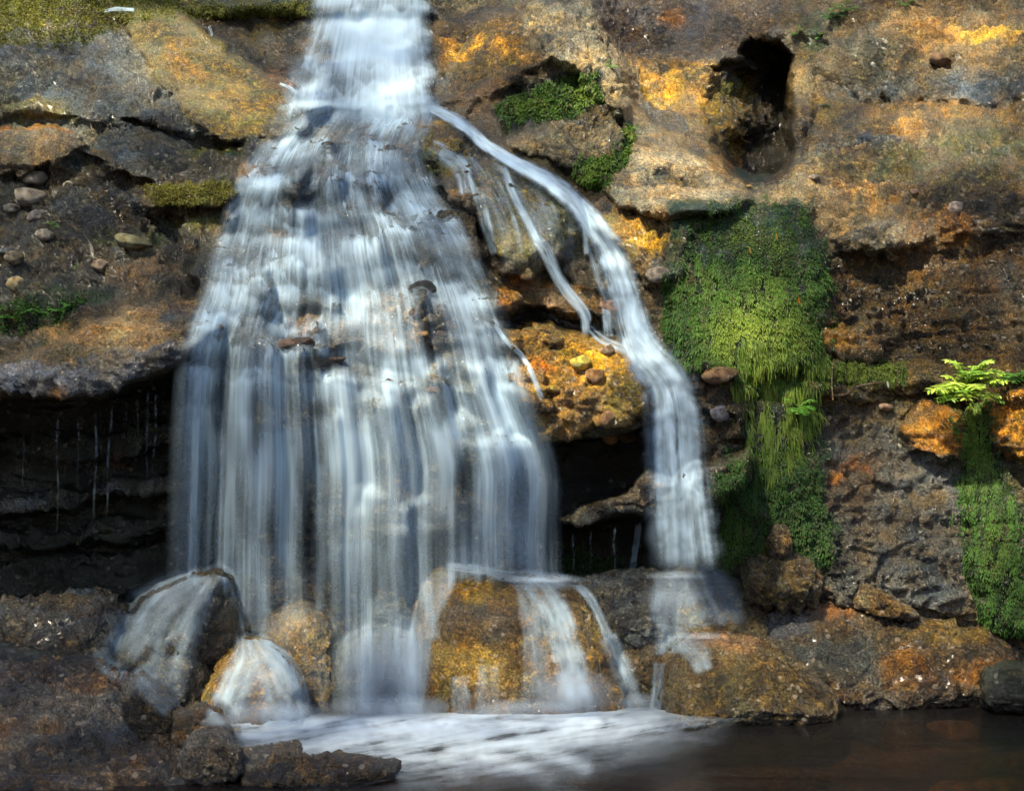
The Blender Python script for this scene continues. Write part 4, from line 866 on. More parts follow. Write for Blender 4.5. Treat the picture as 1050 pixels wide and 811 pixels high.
# top drop
nu, nv = 200, 300
gx, gy = rows_map([(336,-90,424,-90),(326,-45,438,-45),(318,-16,446,-16),(314,2,444,2),(304,35,446,40),(292,75,450,80),(282,108,458,112),(270,140,468,136)], nu, nv)
acc = 0.05 + 0.7 * np.clip(streak(nv, nu, 20, 2.0) + 0.1, 0, 1) + 0.4 * np.clip(streak(nv, nu, 50, 3, off=4), 0, 1)
minifalls(acc, gx, gy, 30, 3, (0.43, 0.52), (10, 40), (30, 80), (0.3, 0.9)); minifalls(acc, gx, gy, 36, 4, (0.56, 0.78), (6, 26), (16, 50), (0.3, 1.0), 0.5); minifalls(acc, gx, gy, 24, 5, (0.80, 0.90), (8, 26), (14, 34), (0.2, 0.6), 0.5)
strokes(gx, gy, acc, [([(322,3),(375,0),(440,4)], 6, 1.6), ([(345,10),(380,14),(396,40),(394,100)], 22, 0.45), ([(352,62),(372,54),(390,62)], 8, 0.8), ([(395,72),(405,95)], 16, 1.0), ([(304,106),(350,109),(400,107),(445,108)], 5, 0.9), ([(325,25),(318,95)], 8, 0.3), ([(330,122),(380,128),(430,134)], 12, 0.4)], np.clip(0.75 + 0.9 * streak(nv, nu, 40, 3, off=9), 0.1, 2))
gaps(gx, gy, acc, [(330,50,12,16,.8),(316,78,14,10,.8),(345,82,14,8,.6),(428,60,10,30,.7),(304,50,9,30,.8),(415,30,8,26,.5),(312,122,20,6,.5)])
rag = np.abs(gx - (gx[:, :1] + gx[:, -1:]) / 2) / ((gx[:, -1:] - gx[:, :1]) / 2)
dens = (1 - np.exp(-np.clip(acc, 0, 4) * 0.75)) * sstep(1.0, 0.72, rag + 0.25 * streak(nv, nu, 3, 12, 3, off=14)) * edge_fade(nv, nu, 0.03, 0.15, 0.14)
under(water_mesh('upper_fall', gx, gy, dens, 0.12, 0.2, smooth_d=8), fall)['label'] = 'bright upright curtain of white water at the top of the waterfall'

# the wide fan, two sheets: one that clings to the ledges and one that leaps clear of them
ROWS = [(306,98,456,102),(282,124,448,126),(260,150,440,150),(243,175,446,176),(232,200,460,204),(220,235,484,235),(210,262,500,268),(200,300,522,318),(186,335,536,352),(177,372,550,400),(172,420,566,440),(169,480,580,480),(167,540,580,540),(166,610,582,610),(166,680,582,680),(166,745,582,745)]
ENDX = [160,225,238,250,262,285,310,330,345,432,446,470,540,590]; ENDY = [604,598,612,636,655,690,722,735,738,738,640,592,588,594]
STROKES = [([(310,106),(380,104),(446,106)], 8, 1.3), ([(330,118),(380,122),(430,140)], 14, 0.6), ([(266,148),(300,144),(340,150),(378,150),(396,176)], 9, 0.8), ([(238,196),(232,230),(222,270),(214,310),(198,338)], 12, 0.9), ([(250,310),(225,318),(198,332)], 16, 0.8),
 ([(395,150),(415,185),(432,215),(440,232)], 13, 0.8), ([(350,205),(360,240),(374,285)], 22, 0.9), ([(425,205),(450,235),(468,268)], 16, 0.8), ([(300,215),(300,250)], 10, 0.5), ([(270,190),(285,215)], 10, 0.5),
 ([(410,275),(440,290),(458,300),(474,330),(490,370),(512,420),(536,470),(546,520),(552,588)], 15, 1.3), ([(478,276),(500,310),(522,360),(545,420)], 5, 0.6), ([(345,280),(356,312),(372,338),(404,350),(432,372)], 24, 1.1),
 ([(392,345),(396,400),(405,470),(412,600),(418,720)], 20, 1.0), ([(268,405),(269,470),(267,640)], 5, 1.3), ([(180,385),(178,450),(173,600)], 6, 0.9), ([(214,385),(206,480),(200,590)], 12, 0.5), ([(236,415),(234,590)], 7, 0.6),
 ([(302,460),(303,560),(300,640)], 5, 0.6), ([(329,480),(328,620)], 5, 0.6), ([(355,395),(360,470),(365,600),(376,720)], 12, 0.9), ([(570,495),(574,540),(572,592)], 6, 1.1), ([(553,478),(560,590)], 10, 0.8),
 ([(500,540),(500,590)], 18, 0.6), ([(430,470),(440,560),(432,600)], 12, 0.5), ([(280,340),(290,370),(290,405)], 14, 0.5), ([(340,400),(345,470)], 10, 0.4), ([(190,345),(215,352),(230,380)], 14, 0.5), ([(520,425),(530,445),(542,470)], 8, 0.6), ([(384,620),(372,690),(366,735)], 8, 0.9), ([(420,640),(418,735)], 9, 0.9)]
GAPS = [(262,430,12,45,.75),(330,420,16,10,.6),(332,372,24,8,.8),(482,470,14,50,.75),(452,560,14,34,.7),(250,520,9,60,.6),(318,322,14,22,.7),(302,200,18,16,.8),(338,175,10,10,.5),(445,236,18,18,.6),(478,500,12,60,.6),(232,470,6,60,.4),(395,210,8,20,.5),(443,345,20,28,.75),(445,395,16,14,.6),(275,560,10,50,.5),(315,540,10,60,.5),
        (420,150,40,10,.6),(455,150,14,20,.8),(490,560,10,40,.4),(535,500,8,40,.5),(300,650,36,40,.5),(250,355,12,26,.6),(296,352,20,8,.7),(288,240,12,8,.6),(258,178,16,7,.7),(500,200,14,30,.8),(462,282,12,10,.7)]
LIPS = [0.10, 0.15, 0.2, 0.235, 0.27, 0.30, 0.33, 0.36, 0.38, 0.42, 0.45, 0.46, 0.47, 0.5, 0.54, 0.62]
nu, nv = 430, 520
gx, gy = rows_map(ROWS, nu, nv)
# small sideways braiding
bx = 7 * streak(nv, nu, 7, 9, 3, off=2); gxb = gx + bx * edge_fade(nv, nu, 0.1, 0.1, 0.1)
end = np.interp(gx, ENDX, ENDY); cut = sstep(8, -12, gy - end + 10 * streak(nv, nu, 60, 1, 2, off=6))
top = sstep(-4, 26, gy - np.interp(gx, [250, 280, 310, 330, 450, 470], [146, 136, 112, 100, 100, 112]))
low = sstep(360, 440, gy)
for q in range(2):
    acc = 0.02 + 0.55 * np.clip(streak(nv, nu, 30, 5.5 if q == 0 else 1.8, 4, off=20 + q) + 0.08, 0, 1) + 0.30 * np.clip(streak(nv, nu, 90, 5, 3, off=30 + q), 0, 1)
    if q == 0:
        minifalls(acc, gx, gy, 170, 60, (0.02, 0.46), (6, 26), (18, 75), (0.2, 1.25), 0.6); minifalls(acc, gx, gy, 70, 61, (0.40, 0.62), (6, 26), (60, 220), (0.12, 0.5), 0.4); minifalls(acc, gx, gy, 40, 62, (0.6, 0.85), (5, 18), (40, 120), (0.08, 0.35), 0.4)
    else:
        minifalls(acc, gx, gy, 46, 63, (0.05, 0.40), (12, 42), (40, 120), (0.15, 0.7), 0.4); minifalls(acc, gx, gy, 80, 64, (0.40, 0.56), (4, 26), (120, 380), (0.12, 0.55), 0.3, 0.1)
        add_strands(acc, 160, (0.7, 2.0), (60, 230), (0.1, 0.6), 66, LIPS)
    # tiers: the water is whitest just where it tips over a ledge and thins towards the next one
    lk = np.array([-0.2, 0.03, 0.085, 0.135, 0.185, 0.225, 0.27, 0.315, 0.36, 0.405, 0.455, 0.52, 0.70, 1.3]) + (0.012 if q else 0)
    uu = np.linspace(0, 1, nu); vv = np.linspace(0, 1, nv)[:, None]; tier = np.zeros((nv, nu)); prev = None
    for k_ in range(len(lk) - 1):
        wob = lambda m: lk[m] + 0.030 * fbm(np.stack([uu * 7, uu * 0 + m * 3.7, uu * 0], -1), 1.0, 3, off=q * 9) + 0.012 * fbm(np.stack([uu * 40, uu * 0 + m * 1.7, uu * 0], -1), 1.0, 2)
        a_, b_ = wob(k_)[None], wob(k_ + 1)[None]; t = (vv - a_) / np.maximum(b_ - a_, 0.01)
        am = np.clip(1.0 + 1.6 * fbm(np.stack([uu * 9, uu * 0 + k_ * 5.3, uu * 0], -1), 1.0, 3, off=4), 0.15, 1.9)[None]
        tier = np.where((t >= 0) & (t < 1), am * (0.30 + 1.5 * np.clip(1 - t, 0, 1) ** 1.6 + 0.5 * np.exp(-(t / 0.08) ** 2)), tier)
    tier = blur_e(tier, 3)
    acc *= (tier if q == 0 else 0.5 + 0.5 * tier) * (1 - low) + low * (0.88 + 0.12 * tier)
    tex = np.clip(0.75 + 1.3 * streak(nv, nu, 60, 4.0, 3, off=50 + q), 0.05, 2)
    strokes(gxb, gy, acc, STROKES, tex * (0.35 if q == 0 else 0.55))
    acc = np.clip(acc, 0, None)
    gaps(gxb, gy, acc, GAPS)
    acc *= np.where(gy > 380, 0.52, 0.50) * np.clip(1.0 + 1.1 * streak(nv, nu, 9, 5, 3, off=70 + q), 0.15, 2.0)
    dens = (1 - np.exp(-acc)) ** 1.3 * edge_fade(nv, nu, 0.08, 0.012, 0.01) * cut * top
    o = water_mesh('clinging_sheet' if q == 0 else 'leaping_sheet', gxb if q == 0 else gx, gy, dens, 0.035 if q == 0 else 0.10, 0.12 if q == 0 else 0.03, smooth_d=5 if q == 0 else 12)
    under(o, fall)['label'] = 'thin white threads that cling to the ledges' if q == 0 else 'soft milky veil that falls clear of the ledges'

# ------------------------------------------------------------------ narrow streams and small spills
def ribbon(name, pts, halfw, n_px=1.3, base=0.5, strand=60, seed=1, parent=None, off=0.04, fallr=0.08, amp=(0.2, 0.8), fade=(0.03, 0.05), strokes_=(), wob=2.0, scale=1.0, mat=None, mini=0, soft=0):
    pts = np.asarray(pts, float); Lp = np.hypot(*(pts[1:] - pts[:-1]).T).sum(); nv = max(24, int(Lp / n_px)); c = smooth_line(pts, nv)
    t0 = np.concatenate([[0], np.cumsum(np.hypot(*(pts[1:] - pts[:-1]).T))]) / Lp
    hw = np.interp(np.linspace(0, 1, nv), t0, halfw); nu = max(9, int(2 * max(halfw) / n_px))
    tg = np.gradient(c, axis=0); tg /= np.linalg.norm(tg, axis=1)[:, None] + 1e-9; nr = np.stack([tg[:, 1] * -1, tg[:, 0]], -1)
    nr = np.where((nr[:, :1] < 0) & (np.abs(nr[:, :1]) > 0.3), -nr, nr) if np.mean(nr[:, 0]) < 0 else nr
    if np.mean(nr[:, 0]) < 0: nr = -nr
    u = np.linspace(-1, 1, nu)[None, :, None]
    G = c[:, None] + nr[:, None] * hw[:, None, None] * u
    gx, gy = G[..., 0], G[..., 1]
    rs = 3.0 * Lp / 300
    acc = base * (0.5 + 1.8 * streak(nv, nu, 7, 2.2 * rs, 3, off=seed * 3.1)) + 0.3 * streak(nv, nu, 16, 3 * rs, 2, off=seed * 1.7)
    if soft: acc = base * (0.75 + 0.9 * streak(nv, nu, 4, 1.2 * rs, 3, off=seed * 3.1)) + 0.12 * streak(nv, nu, 12, 1.5 * rs, 2, off=seed)
    add_strands(acc, strand, (0.6, 2.4), (nv * 0.15, nv * 0.8), amp, seed)
    if mini: minifalls(acc, gx, gy, mini, seed, (0.0, 0.9), (3, 12), (20, 70), (0.2, 1.0), 0.5); acc *= np.clip(0.75 + 1.5 * streak(nv, nu, 3, 9, 3, off=seed), 0.12, 1.8)
    ragu = np.abs(u[..., 0]) + 0.45 * streak(nv, nu, 2.5, 6 * rs, 3, off=seed * 2.3)
    strokes(gx, gy, acc, strokes_)
    dens = (1 - np.exp(-np.clip(acc, 0, 4) * scale)) * sstep(1.0, 0.35, ragu) * edge_fade(nv, nu, 0.25, *fade) * np.clip(0.9 + 0.8 * streak(nv, nu, 5, 4 * rs, 3, off=seed * 0.7), 0.2, 1.2)
    return water_mesh(name, gx, gy, dens, off, fallr, smooth_d=3, mat=mat)
side = empty('side_stream', to_world(640, 330, 9.6)); tag(side, 'narrow white stream running down to the right of the wide waterfall', 'stream')
o = under(ribbon('main_stream', [(432,106),(470,125),(500,150),(530,168),(560,184),(590,208),(612,236),(628,262),(640,300),(650,340),(664,366),(684,390),(692,425),(695,480),(700,540),(704,590)], [7,9,9,10,12,14,17,20,23,25,31,36,38,40,44,48], base=0.10, strand=110, mini=90, seed=5, off=0.15,
    strokes_=[([(440,108),(500,150),(560,182),(600,218),(630,262),(648,320),(660,362)], 6, 1.0), ([(660,352),(690,385),(705,420),(708,480)], 9, 0.7), ([(672,425),(676,480),(684,540),(690,590)], 7, 0.8), ([(700,500),(704,580)], 10, 0.6)]), side); o['label'] = 'main thread of the narrow side stream'
for pts, hw, b, sd in (([(516,168),(524,195),(540,225),(552,250),(566,276),(580,300),(598,322),(602,345)], [5,6,6,5,6,6,6,6], 0.35, 11), ([(545,240),(560,252),(575,285),(600,318),(604,332)], [4,5,5,5,4], 0.5, 12), ([(604,335),(618,348),(640,358),(656,366)], [6,7,8,8], 0.7, 13), ([(632,306),(648,312),(655,330),(658,358)], [5,9,10,12], 0.8, 14), ([(622,312),(624,346)], [7,7], 0.4, 15),
                       ([(480,176),(492,205),(500,235),(508,262)], [6,8,8,6], 0.18, 16), ([(505,330),(520,350),(540,372),(556,410)], [3,4,4,4], 0.35, 17), ([(655,535),(652,560),(648,585)], [5,5,5], 0.5, 18), ([(730,518),(722,550),(716,588)], [14,18,20], 0.18, 19), ([(440,150),(470,170),(478,200)], [14,14,8], 0.12, 20), ([(596,205),(600,240),(602,262)], [4,4,4], 0.2, 21)):
    under(ribbon('branch', pts, hw, base=b, strand=24, seed=sd, amp=(0.1, 0.5)), side)
nu, nv = 150, 130
gx, gy = rows_map([(446,124,598,212),(470,160,602,232),(492,200,602,250),(505,240,600,270),(512,285,596,296)], nu, nv)
acc = 0.5 * np.clip(streak(nv, nu, 22, 2.5, 3, off=61) - 0.08, 0, 1); minifalls(acc, gx, gy, 46, 71, (0.0, 0.6), (4, 14), (20, 90), (0.1, 0.6), 0.5)
under(water_mesh('thin_veil', gx, gy, (1 - np.exp(-acc * 0.28)) * edge_fade(nv, nu, 0.12, 0.06, 0.3), 0.03, 0.2, smooth_d=3), side)['label'] = 'faint threads sliding over the mossy bulge'
nu, nv = 90, 90
gx, gy = rows_map([(592,212,660,300),(598,250,668,320),(612,300,672,345),(634,345,690,372)], nu, nv)
acc = 0.4 * np.clip(streak(nv, nu, 14, 2.5, 3, off=63), 0, 1); minifalls(acc, gx, gy, 30, 72, (0.1, 0.7), (4, 12), (20, 60), (0.2, 0.7), 0.5)
under(water_mesh('thin_veil', gx, gy, (1 - np.exp(-acc * 0.45)) * edge_fade(nv, nu, 0.15, 0.08, 0.2), 0.04, 0.2, smooth_d=3), side)
def cascade(name, label, lst):
    x = np.mean([p[0] for it in lst for p in it[0]]); y = np.mean([p[1] for it in lst for p in it[0]])
    r = empty(name, to_world(x, y, 9.2)); tag(r, label, 'cascade')
    for i, (pts, hw, b, sd) in enumerate(lst): under(ribbon('water_sheet', pts, hw, base=b * 0.95, strand=8, soft=1, seed=sd, amp=(0.03, 0.15), off=0.04, fallr=0.3, fade=(0.06, 0.16)), r)
cascade('boulder_cascade', 'white cascade pouring over the right shoulder of the golden boulder', [
    ([(455,580),(490,583),(520,590),(560,592),(592,600)], [5,7,8,10,12], 0.7, 31), ([(540,590),(560,612),(576,650),(586,690),(592,732)], [18,22,22,24,28], 0.75, 32), ([(585,594),(604,612),(618,640),(626,662)], [6,7,7,6], 0.6, 33), ([(530,588),(540,610),(548,650),(552,730)], [10,16,20,26], 0.18, 34), ([(432,590),(442,620),(446,660)], [8,10,8], 0.25, 35), ([(470,692),(476,735)], [12,16], 0.16, 36), ([(500,680),(500,735)], [16,18], 0.12, 37)])
cascade('slab_cascade', 'thin bluish water sheet sliding off the tilted dark slab', [
    ([(205,588),(170,606),(140,640),(122,680)], [10,26,34,26], 0.42, 41), ([(218,590),(200,620),(180,665),(168,705)], [14,26,34,34], 0.34, 42), ([(232,586),(246,600),(250,640),(256,660)], [4,5,5,6], 0.5, 43), ([(100,665),(112,682),(132,690)], [14,16,14], 0.2, 44), ([(140,684),(160,706),(182,725)], [16,22,24], 0.2, 45)])
cascade('dome_cascade', 'pale water fanning over the low golden dome boulder', [
    ([(250,650),(250,680),(236,715),(228,748)], [10,20,24,26], 0.6, 51), ([(258,650),(276,675),(290,712),(298,748)], [12,24,30,30], 0.65, 52), ([(268,656),(298,680),(312,720),(316,750)], [6,9,10,12], 0.5, 53)])
cascade('round_cascade', 'thin water sheet spreading over the smooth rounded boulder under the side stream', [
    ([(690,584),(690,610),(686,645)], [24,30,34], 0.42, 61), ([(715,580),(730,605),(735,645)], [24,36,44], 0.28, 62)])
cascade('step_cascade', 'white water spilling over the dark step boulder between two larger boulders', [
    ([(690,640),(688,655),(690,672)], [22,26,26], 0.4, 77), ([(622,650),(634,675),(645,705),(652,732)], [12,14,14,14], 0.45, 72), ([(676,678),(674,705),(672,732)], [8,8,10], 0.5, 73), ([(700,655),(716,672),(724,690)], [16,18,14], 0.3, 74)])
# thin drips in the two dark recesses
def drip(x, y0, y1, w, a, lab, grp, dist, lean=0.0):
    n = 40; t = np.linspace(0, 1, n)[:, None]; u = np.linspace(-1, 1, 5)[None]
    gx = x + lean * t + u * w * (1 - 0.3 * t) + 0.8 * np.sin(t * 9 + x); gy = y0 + (y1 - y0) * t + 0 * u
    dens = 0.38 * a * np.clip(0.8 + 0.9 * np.sin(t * 31 + x) * np.sin(t * 13 + 2 * x), 0.05, 1.5) * np.exp(-(u * 1.2) ** 2) * sstep(0, 0.06, t) * (1 - 0.85 * t) * sstep(-0.01, 0.3, 1 - t) * (1 - 0.9 * (np.abs(u) > 0.9))
    me = new_mesh('water_drip', to_world(gx, gy, np.full(gx.shape, dist)).reshape(-1, 3), grid_faces(n, 5), WATER, {'Dens': dens.ravel()})
    o = link('water_drip', me); tag(o, lab, 'water drip', grp)
GD = 'thin drips in the black recess'
for x, y0, y1, w, a, ln, lab in ((24,432,520,1.2,.22,0,'faintest thin drip, nearest the outer end of the black recess'),(59,425,560,1.5,.35,0,'thin drip left of two brighter ones in the black recess'),(80,415,520,1.3,.3,0,'faint drip between two brighter drips under the left ledge'),(99,418,560,1.8,.55,-3,'bright straight drip under the middle of the left ledge'),(114,418,545,1.8,.5,-6,'bright leaning drip just right of the straight one under the left ledge'),(130,410,470,1.3,.2,-4,'short faint drip under the left ledge beside the bright leaning one'),
                         (142,402,500,1.5,.25,-3,'faint drip in the recess between the leaning drip and the forked one'),(151,400,520,1.6,.4,0,'long drip close to the forked pair at the edge of the main fall'),(161,398,500,1.8,.42,-5,'drip closest to the main fall in the black recess')):
    drip(x, y0, y1, w, a, lab, GD, 9.42, ln)
for x, y0, y1, w, a, lab in ((588,545,600,1.2,.2,'faint drip in the recess beside the wide fall, under the grey ledge'),(606,545,585,1.2,.2,'faint drip in the middle of the small recess under the grey ledge'),(630,540,590,1.6,.3,'brighter drip in the small recess left of the side stream')):
    drip(x, y0, y1, w, a, lab, 'thin drips under the grey ledge', 9.3)
# little runnels at the upper left
rn = ribbon('runnel', [(286,86),(296,90),(306,97),(316,104)], [2,3,3,4], base=0.9, strand=6, seed=81, off=0.03); tag(rn, 'small white runnel joining the foot of the top drop from the left', 'runnel')
rn = ribbon('runnel', [(106,12),(120,10),(138,11)], [2,4,3], base=1.2, strand=4, seed=82, off=0.03); tag(rn, 'small bright patch of water among moss at the upper left', 'runnel')
rn = ribbon('runnel', [(214,27),(217,34),(216,40)], [2,2,2], base=0.7, strand=4, seed=83, off=0.03); tag(rn, 'tiny trickle beside the ochre slope, left of the top drop', 'runnel')

# ------------------------------------------------------------------ foam on the pool and soft spray at the foot
def foam_sheet(name, lab, seed, zoff, gain):
    nu, nv = 420, 150
    gx, gy = rows_map([(226,732,770,719),(226,744,776,724),(230,758,780,732),(238,774,764,752),(270,800,720,790),(330,822,640,822)], nu, nv)
    z = zoff + 0.035 * np.exp(-((gy - 735) / 9.0) ** 2) + 0.02 * streak(nv, nu, 12, 4, 3, off=seed)
    Dg = (CAMZ - z) / np.maximum((gy - 405.5) * K, 1e-3)
    nz = streak(nv, nu, 9, 9, 4, off=seed + 3); nz2 = streak(nv, nu, 26, 5, 3, off=seed + 8)
    # streaks that leave the foot of each fall and drift to the right
    q = np.stack([((gx - 1.9 * (gy - 735)) / 120).ravel(), ((gy - 735) / 9 + 0.02 * gx).ravel(), 0 * gx.ravel()], -1)
    st = fbm(q, 1.0, 4, 0.55, off=seed).reshape(nv, nu)
    prof = np.interp(gx, [226,250,300,380,450,520,600,680,740,800], [10,18,26,34,40,34,22,20,12,4])
    acc = 1.7 * np.exp(-np.clip((gy - 736) / prof, 0, 9) ** 1.4) * np.clip(0.75 + 0.9 * nz + 1.5 * st + 0.5 * nz2, 0, 2.4) * gain
    strokes(gx, gy, acc, [([(250,752),(300,748),(345,745)], 7, 0.9), ([(400,742),(470,752),(540,764),(600,786)], 6, 0.6), ([(580,735),(650,742),(720,756),(770,764)], 4, 0.5), ([(560,732),(640,730),(700,727)], 5, 0.9), ([(360,735),(400,731),(440,735)], 8, 0.9), ([(450,760),(520,780),(560,800)], 8, 0.3)], np.clip(0.7 + 1.2 * st, 0.1, 2))
    acc *= np.exp(-(((gx - 360) / 60) ** 2 + ((gy - 800) / 16) ** 2)) * -0.8 + 1
    dens = (1 - np.exp(-np.clip(acc, 0, 4))) * edge_fade(nv, nu, 0.05, 0.10, 0.3) * sstep(770, 590, gx + 70 * nz + 30 * st)
    Fq = grid_faces(nv, nu)
    me = new_mesh(name, to_world(gx, gy, Dg).reshape(-1, 3), Fq, FOAM, {'Dens': np.clip(dens, 0, 0.95).ravel()})
    o = link(name, me); tag(o, lab, 'foam', kind='stuff')
foam_sheet('foam', 'white foam streaming over the pool from the foot of the waterfall', 3, 0.012, 1.1)
def puff(x, y, rx, ry, dist, a, seed, root):
    n = 46; r = np.linspace(0, 1, 26)[:, None]; th = np.linspace(0, 2 * np.pi, n, endpoint=False)[None]
    gx = x + rx * r * np.cos(th); gy = y + ry * r * np.sin(th)
    Dd = dist - 0.12 * np.sqrt(np.clip(1 - r ** 2, 0, 1)) + 0 * th
    q = np.stack([gx.ravel() / 16, gy.ravel() / 40, 0 * gx.ravel()], -1)
    dens = a * (1 - r ** 1.5) ** 1.3 * np.clip(0.85 + 0.7 * fbm(q, 1.0, 3, off=seed).reshape(gx.shape), 0, 1.5)
    nr = 26; rr, c = np.meshgrid(np.arange(nr - 1), np.arange(n), indexing='ij'); c1 = (c + 1) % n
    me = new_mesh('spray', to_world(gx, gy, Dd).reshape(-1, 3), np.stack([rr * n + c, (rr + 1) * n + c, (rr + 1) * n + c1, rr * n + c1], -1).reshape(-1, 4), FOAM, {'Dens': np.clip(dens, 0, 0.9).ravel()})
    return link('spray', me)
for i, (x, y, rx, ry, a) in enumerate(((715,654,40,8,.25),(700,592,44,9,.45),(378,690,34,60,.55),(420,685,28,64,.5),(400,730,80,22,.6),(590,712,46,30,.6),(540,728,60,14,.4),(270,735,50,20,.45),(690,616,40,26,.22),(180,615,44,22,.14),(262,700,44,40,.30),(150,700,40,20,.14),(225,742,30,12,.25),(560,596,50,9,.4),(655,722,30,14,.3),(300,735,40,18,.4),(498,735,50,10,.3))):
    d = float(buf_at(np.array([float(x)]), np.array([float(min(y, 728))]))[0]) - 0.10
    under(puff(x, y, rx, ry, d, a, i, None), fall)
# ------------------------------------------------------------------ moss, ferns, tufts
NF = -grid_normals(P); NF = np.stack([blur(NF[..., k], 2) for k in range(3)], -1); NF /= np.linalg.norm(NF, axis=-1, keepdims=True)
def sample_poly(poly, n, rs, thin=0.0, seed=0, edge=16.0):
    poly = np.asarray(poly, float); lo, hi = poly.min(0), poly.max(0); out = []
    got = 0
    while got < n:
        q = rs.uniform(lo - 8, hi + 8, size=(n * 2, 2))
        s = poly_sdf(q[:, 0], q[:, 1], poly); nz = fbm(np.stack([q[:, 0] / 11, q[:, 1] / 34, 0 * q[:, 0]], -1), 1.0, 4, off=seed)
        k = rs.rand(len(q)) < sstep(-0.5, 0.6, s / edge + nz * 1.4) * np.clip(1 - thin + nz * 2.5 * thin + thin * 0.5, 0, 1)
        q = q[k]; out.append(q); got += len(q)
        if len(q) == 0: break
    return np.vstack(out)[:n]
def moss(name, label, poly, n, length, width, hang, cols, seed, thin=0.0, lit=(), lift=0.6, edge=16.0, cat='moss'):
    rs = np.random.RandomState(seed)
    q = sample_poly(poly, n, rs, thin, seed, edge); n = len(q)
    b = cliff_at(q[:, 0], q[:, 1]); nn = cliff_at(q[:, 0], q[:, 1], NF)
    nz = fbm(np.stack([q[:, 0] / 10, q[:, 1] / 26, 0 * q[:, 0]], -1), 1.0, 4, off=seed + 2)
    ln = rs.uniform(*length, size=(n, 1)) * (1 + 0.5 * nz[:, None])
    d = nn * lift + np.array([0, 0, -1.0]) * hang * rs.uniform(0.6, 1.2, (n, 1)) + rs.normal(size=(n, 3)) * 0.30
    d /= np.linalg.norm(d, axis=1, keepdims=True)
    d2 = d + np.array([0, 0, -0.7]) * (0.4 + hang); d2 /= np.linalg.norm(d2, axis=1, keepdims=True)
    s = np.cross(d, nn + rs.normal(size=(n, 3)) * 0.5); s /= np.linalg.norm(s, axis=1, keepdims=True) + 1e-9
    wd = rs.uniform(*width, size=(n, 1))
    b = b + nn * (0.010 * np.clip(nz + 0.5, 0, 1.5))[:, None]
    m1 = b + d * ln * 0.5; t1 = m1 + d2 * ln * 0.5
    V = np.stack([b - s * wd * 0.5, b + s * wd * 0.5, m1 + s * wd * 0.5, m1 - s * wd * 0.5, t1 + s * wd * 0.12, t1 - s * wd * 0.12], 1)
    i = np.arange(n)[:, None] * 6
    Fq = np.concatenate([i + np.array([[0, 1, 2, 3]]), i + np.array([[3, 2, 4, 5]])], 0)
    cA, cB, cC = [np.asarray(c) for c in cols]
    k = np.clip(0.5 + nz * 1.8 + rs.normal(size=n) * 0.30, 0, 1)[:, None]
    cc = cA * (1 - k) + cB * k
    dead = (rs.rand(n) < 0.07)[:, None]; cc = np.where(dead, np.array([0.10, 0.07, 0.025]) * rs.uniform(0.5, 1.5, (n, 1)), cc)
    for (x, y, rx, ry, a) in lit:       # sunlit patches painted in as yellower moss
        w = (a * np.exp(-((q[:, 0] - x) / rx) ** 2 - ((q[:, 1] - y) / ry) ** 2) * np.clip(rs.normal(0.8, 0.4, n), 0, 1.3))[:, None]
        cc = cc * (1 - np.clip(w, 0, 1)) + cC * np.clip(w, 0, 1)
    cc = np.repeat(cc[:, None], 6, 1) * np.array([0.75, 0.75, 1, 1, 1.2, 1.2])[None, :, None]  # lit tips painted in: blade bases darker, ends lighter
    me = new_mesh(name, V.reshape(-1, 3), Fq, MOSS, {'Col': np.clip(cc, 0, 0.6).reshape(-1, 3)}, smooth=False)
    o = link(name, me); tag(o, label, cat, None, 'stuff'); return o
DG, MG, YG = (0.016, 0.055, 0.008), (0.06, 0.16, 0.015), (0.30, 0.40, 0.04)
CURT = [(692,212),(730,200),(790,202),(834,210),(842,255),(846,300),(840,350),(834,380),(828,440),(812,470),(775,470),(765,440),(775,402),(752,382),(722,374),(698,374),(680,335),(684,285)]
moss('hanging_moss', 'thick green moss draped over the bulge to the right of the side stream', [(682,290),(712,268),(770,270),(842,280),(846,330),(838,382),(812,408),(790,392),(772,402),(752,384),(722,378),(700,375),(680,338)], 34000, (0.008, 0.028), (0.003, 0.008), 0.9, (DG, MG, YG), 1, 0.85, [(768,345,26,34,.8),(745,350,20,24,.5),(805,345,24,30,.5),(720,290,20,16,.2),(790,290,20,16,.2)], edge=18)
moss('moss_top', 'thinner dark green moss on the sloping top of the bulge', [(705,228),(760,204),(834,212),(842,255),(838,285),(780,275),(720,272),(700,262)], 9500, (0.006, 0.02), (0.003, 0.007), 0.5, ((0.012,0.04,0.018), (0.05,0.13,0.015), YG), 2, 0.75, [(768,240,26,14,.35),(800,262,10,20,.3)])
moss('moss_beard', 'yellow-green strings of moss hanging below the bulge', [(748,350),(800,352),(840,345),(836,420),(826,470),(800,490),(775,480),(766,430),(755,395)], 7500, (0.015, 0.075), (0.002, 0.005), 1.8, ((0.035,0.085,0.010), (0.13,0.22,0.02), YG), 3, 0.95, [(778,390,22,30,.7),(812,400,14,40,.4),(800,450,24,30,.3)])
moss('wall_moss', 'dark green moss coating the lower wall under the hanging moss', [(745,462),(800,455),(838,470),(856,540),(846,580),(812,590),(790,560),(745,585),(728,560),(735,505)], 14000, (0.006, 0.02), (0.003, 0.007), 0.9, (DG, (0.035,0.11,0.010), YG), 4, 0.5, [(790,468,24,10,.3),(752,555,22,20,.2)])
moss('moss_column', 'tall green stripe of moss running down from the bright fern', [(980,418),(1008,412),(1020,450),(1024,495),(1046,540),(1058,600),(1062,655),(1016,650),(996,600),(988,545),(984,480)], 16000, (0.006, 0.022), (0.003, 0.007), 1.0, (DG, MG, YG), 5, 0.9, [(994,430,14,22,.7),(1005,470,14,30,.35),(1020,560,14,30,.2)])
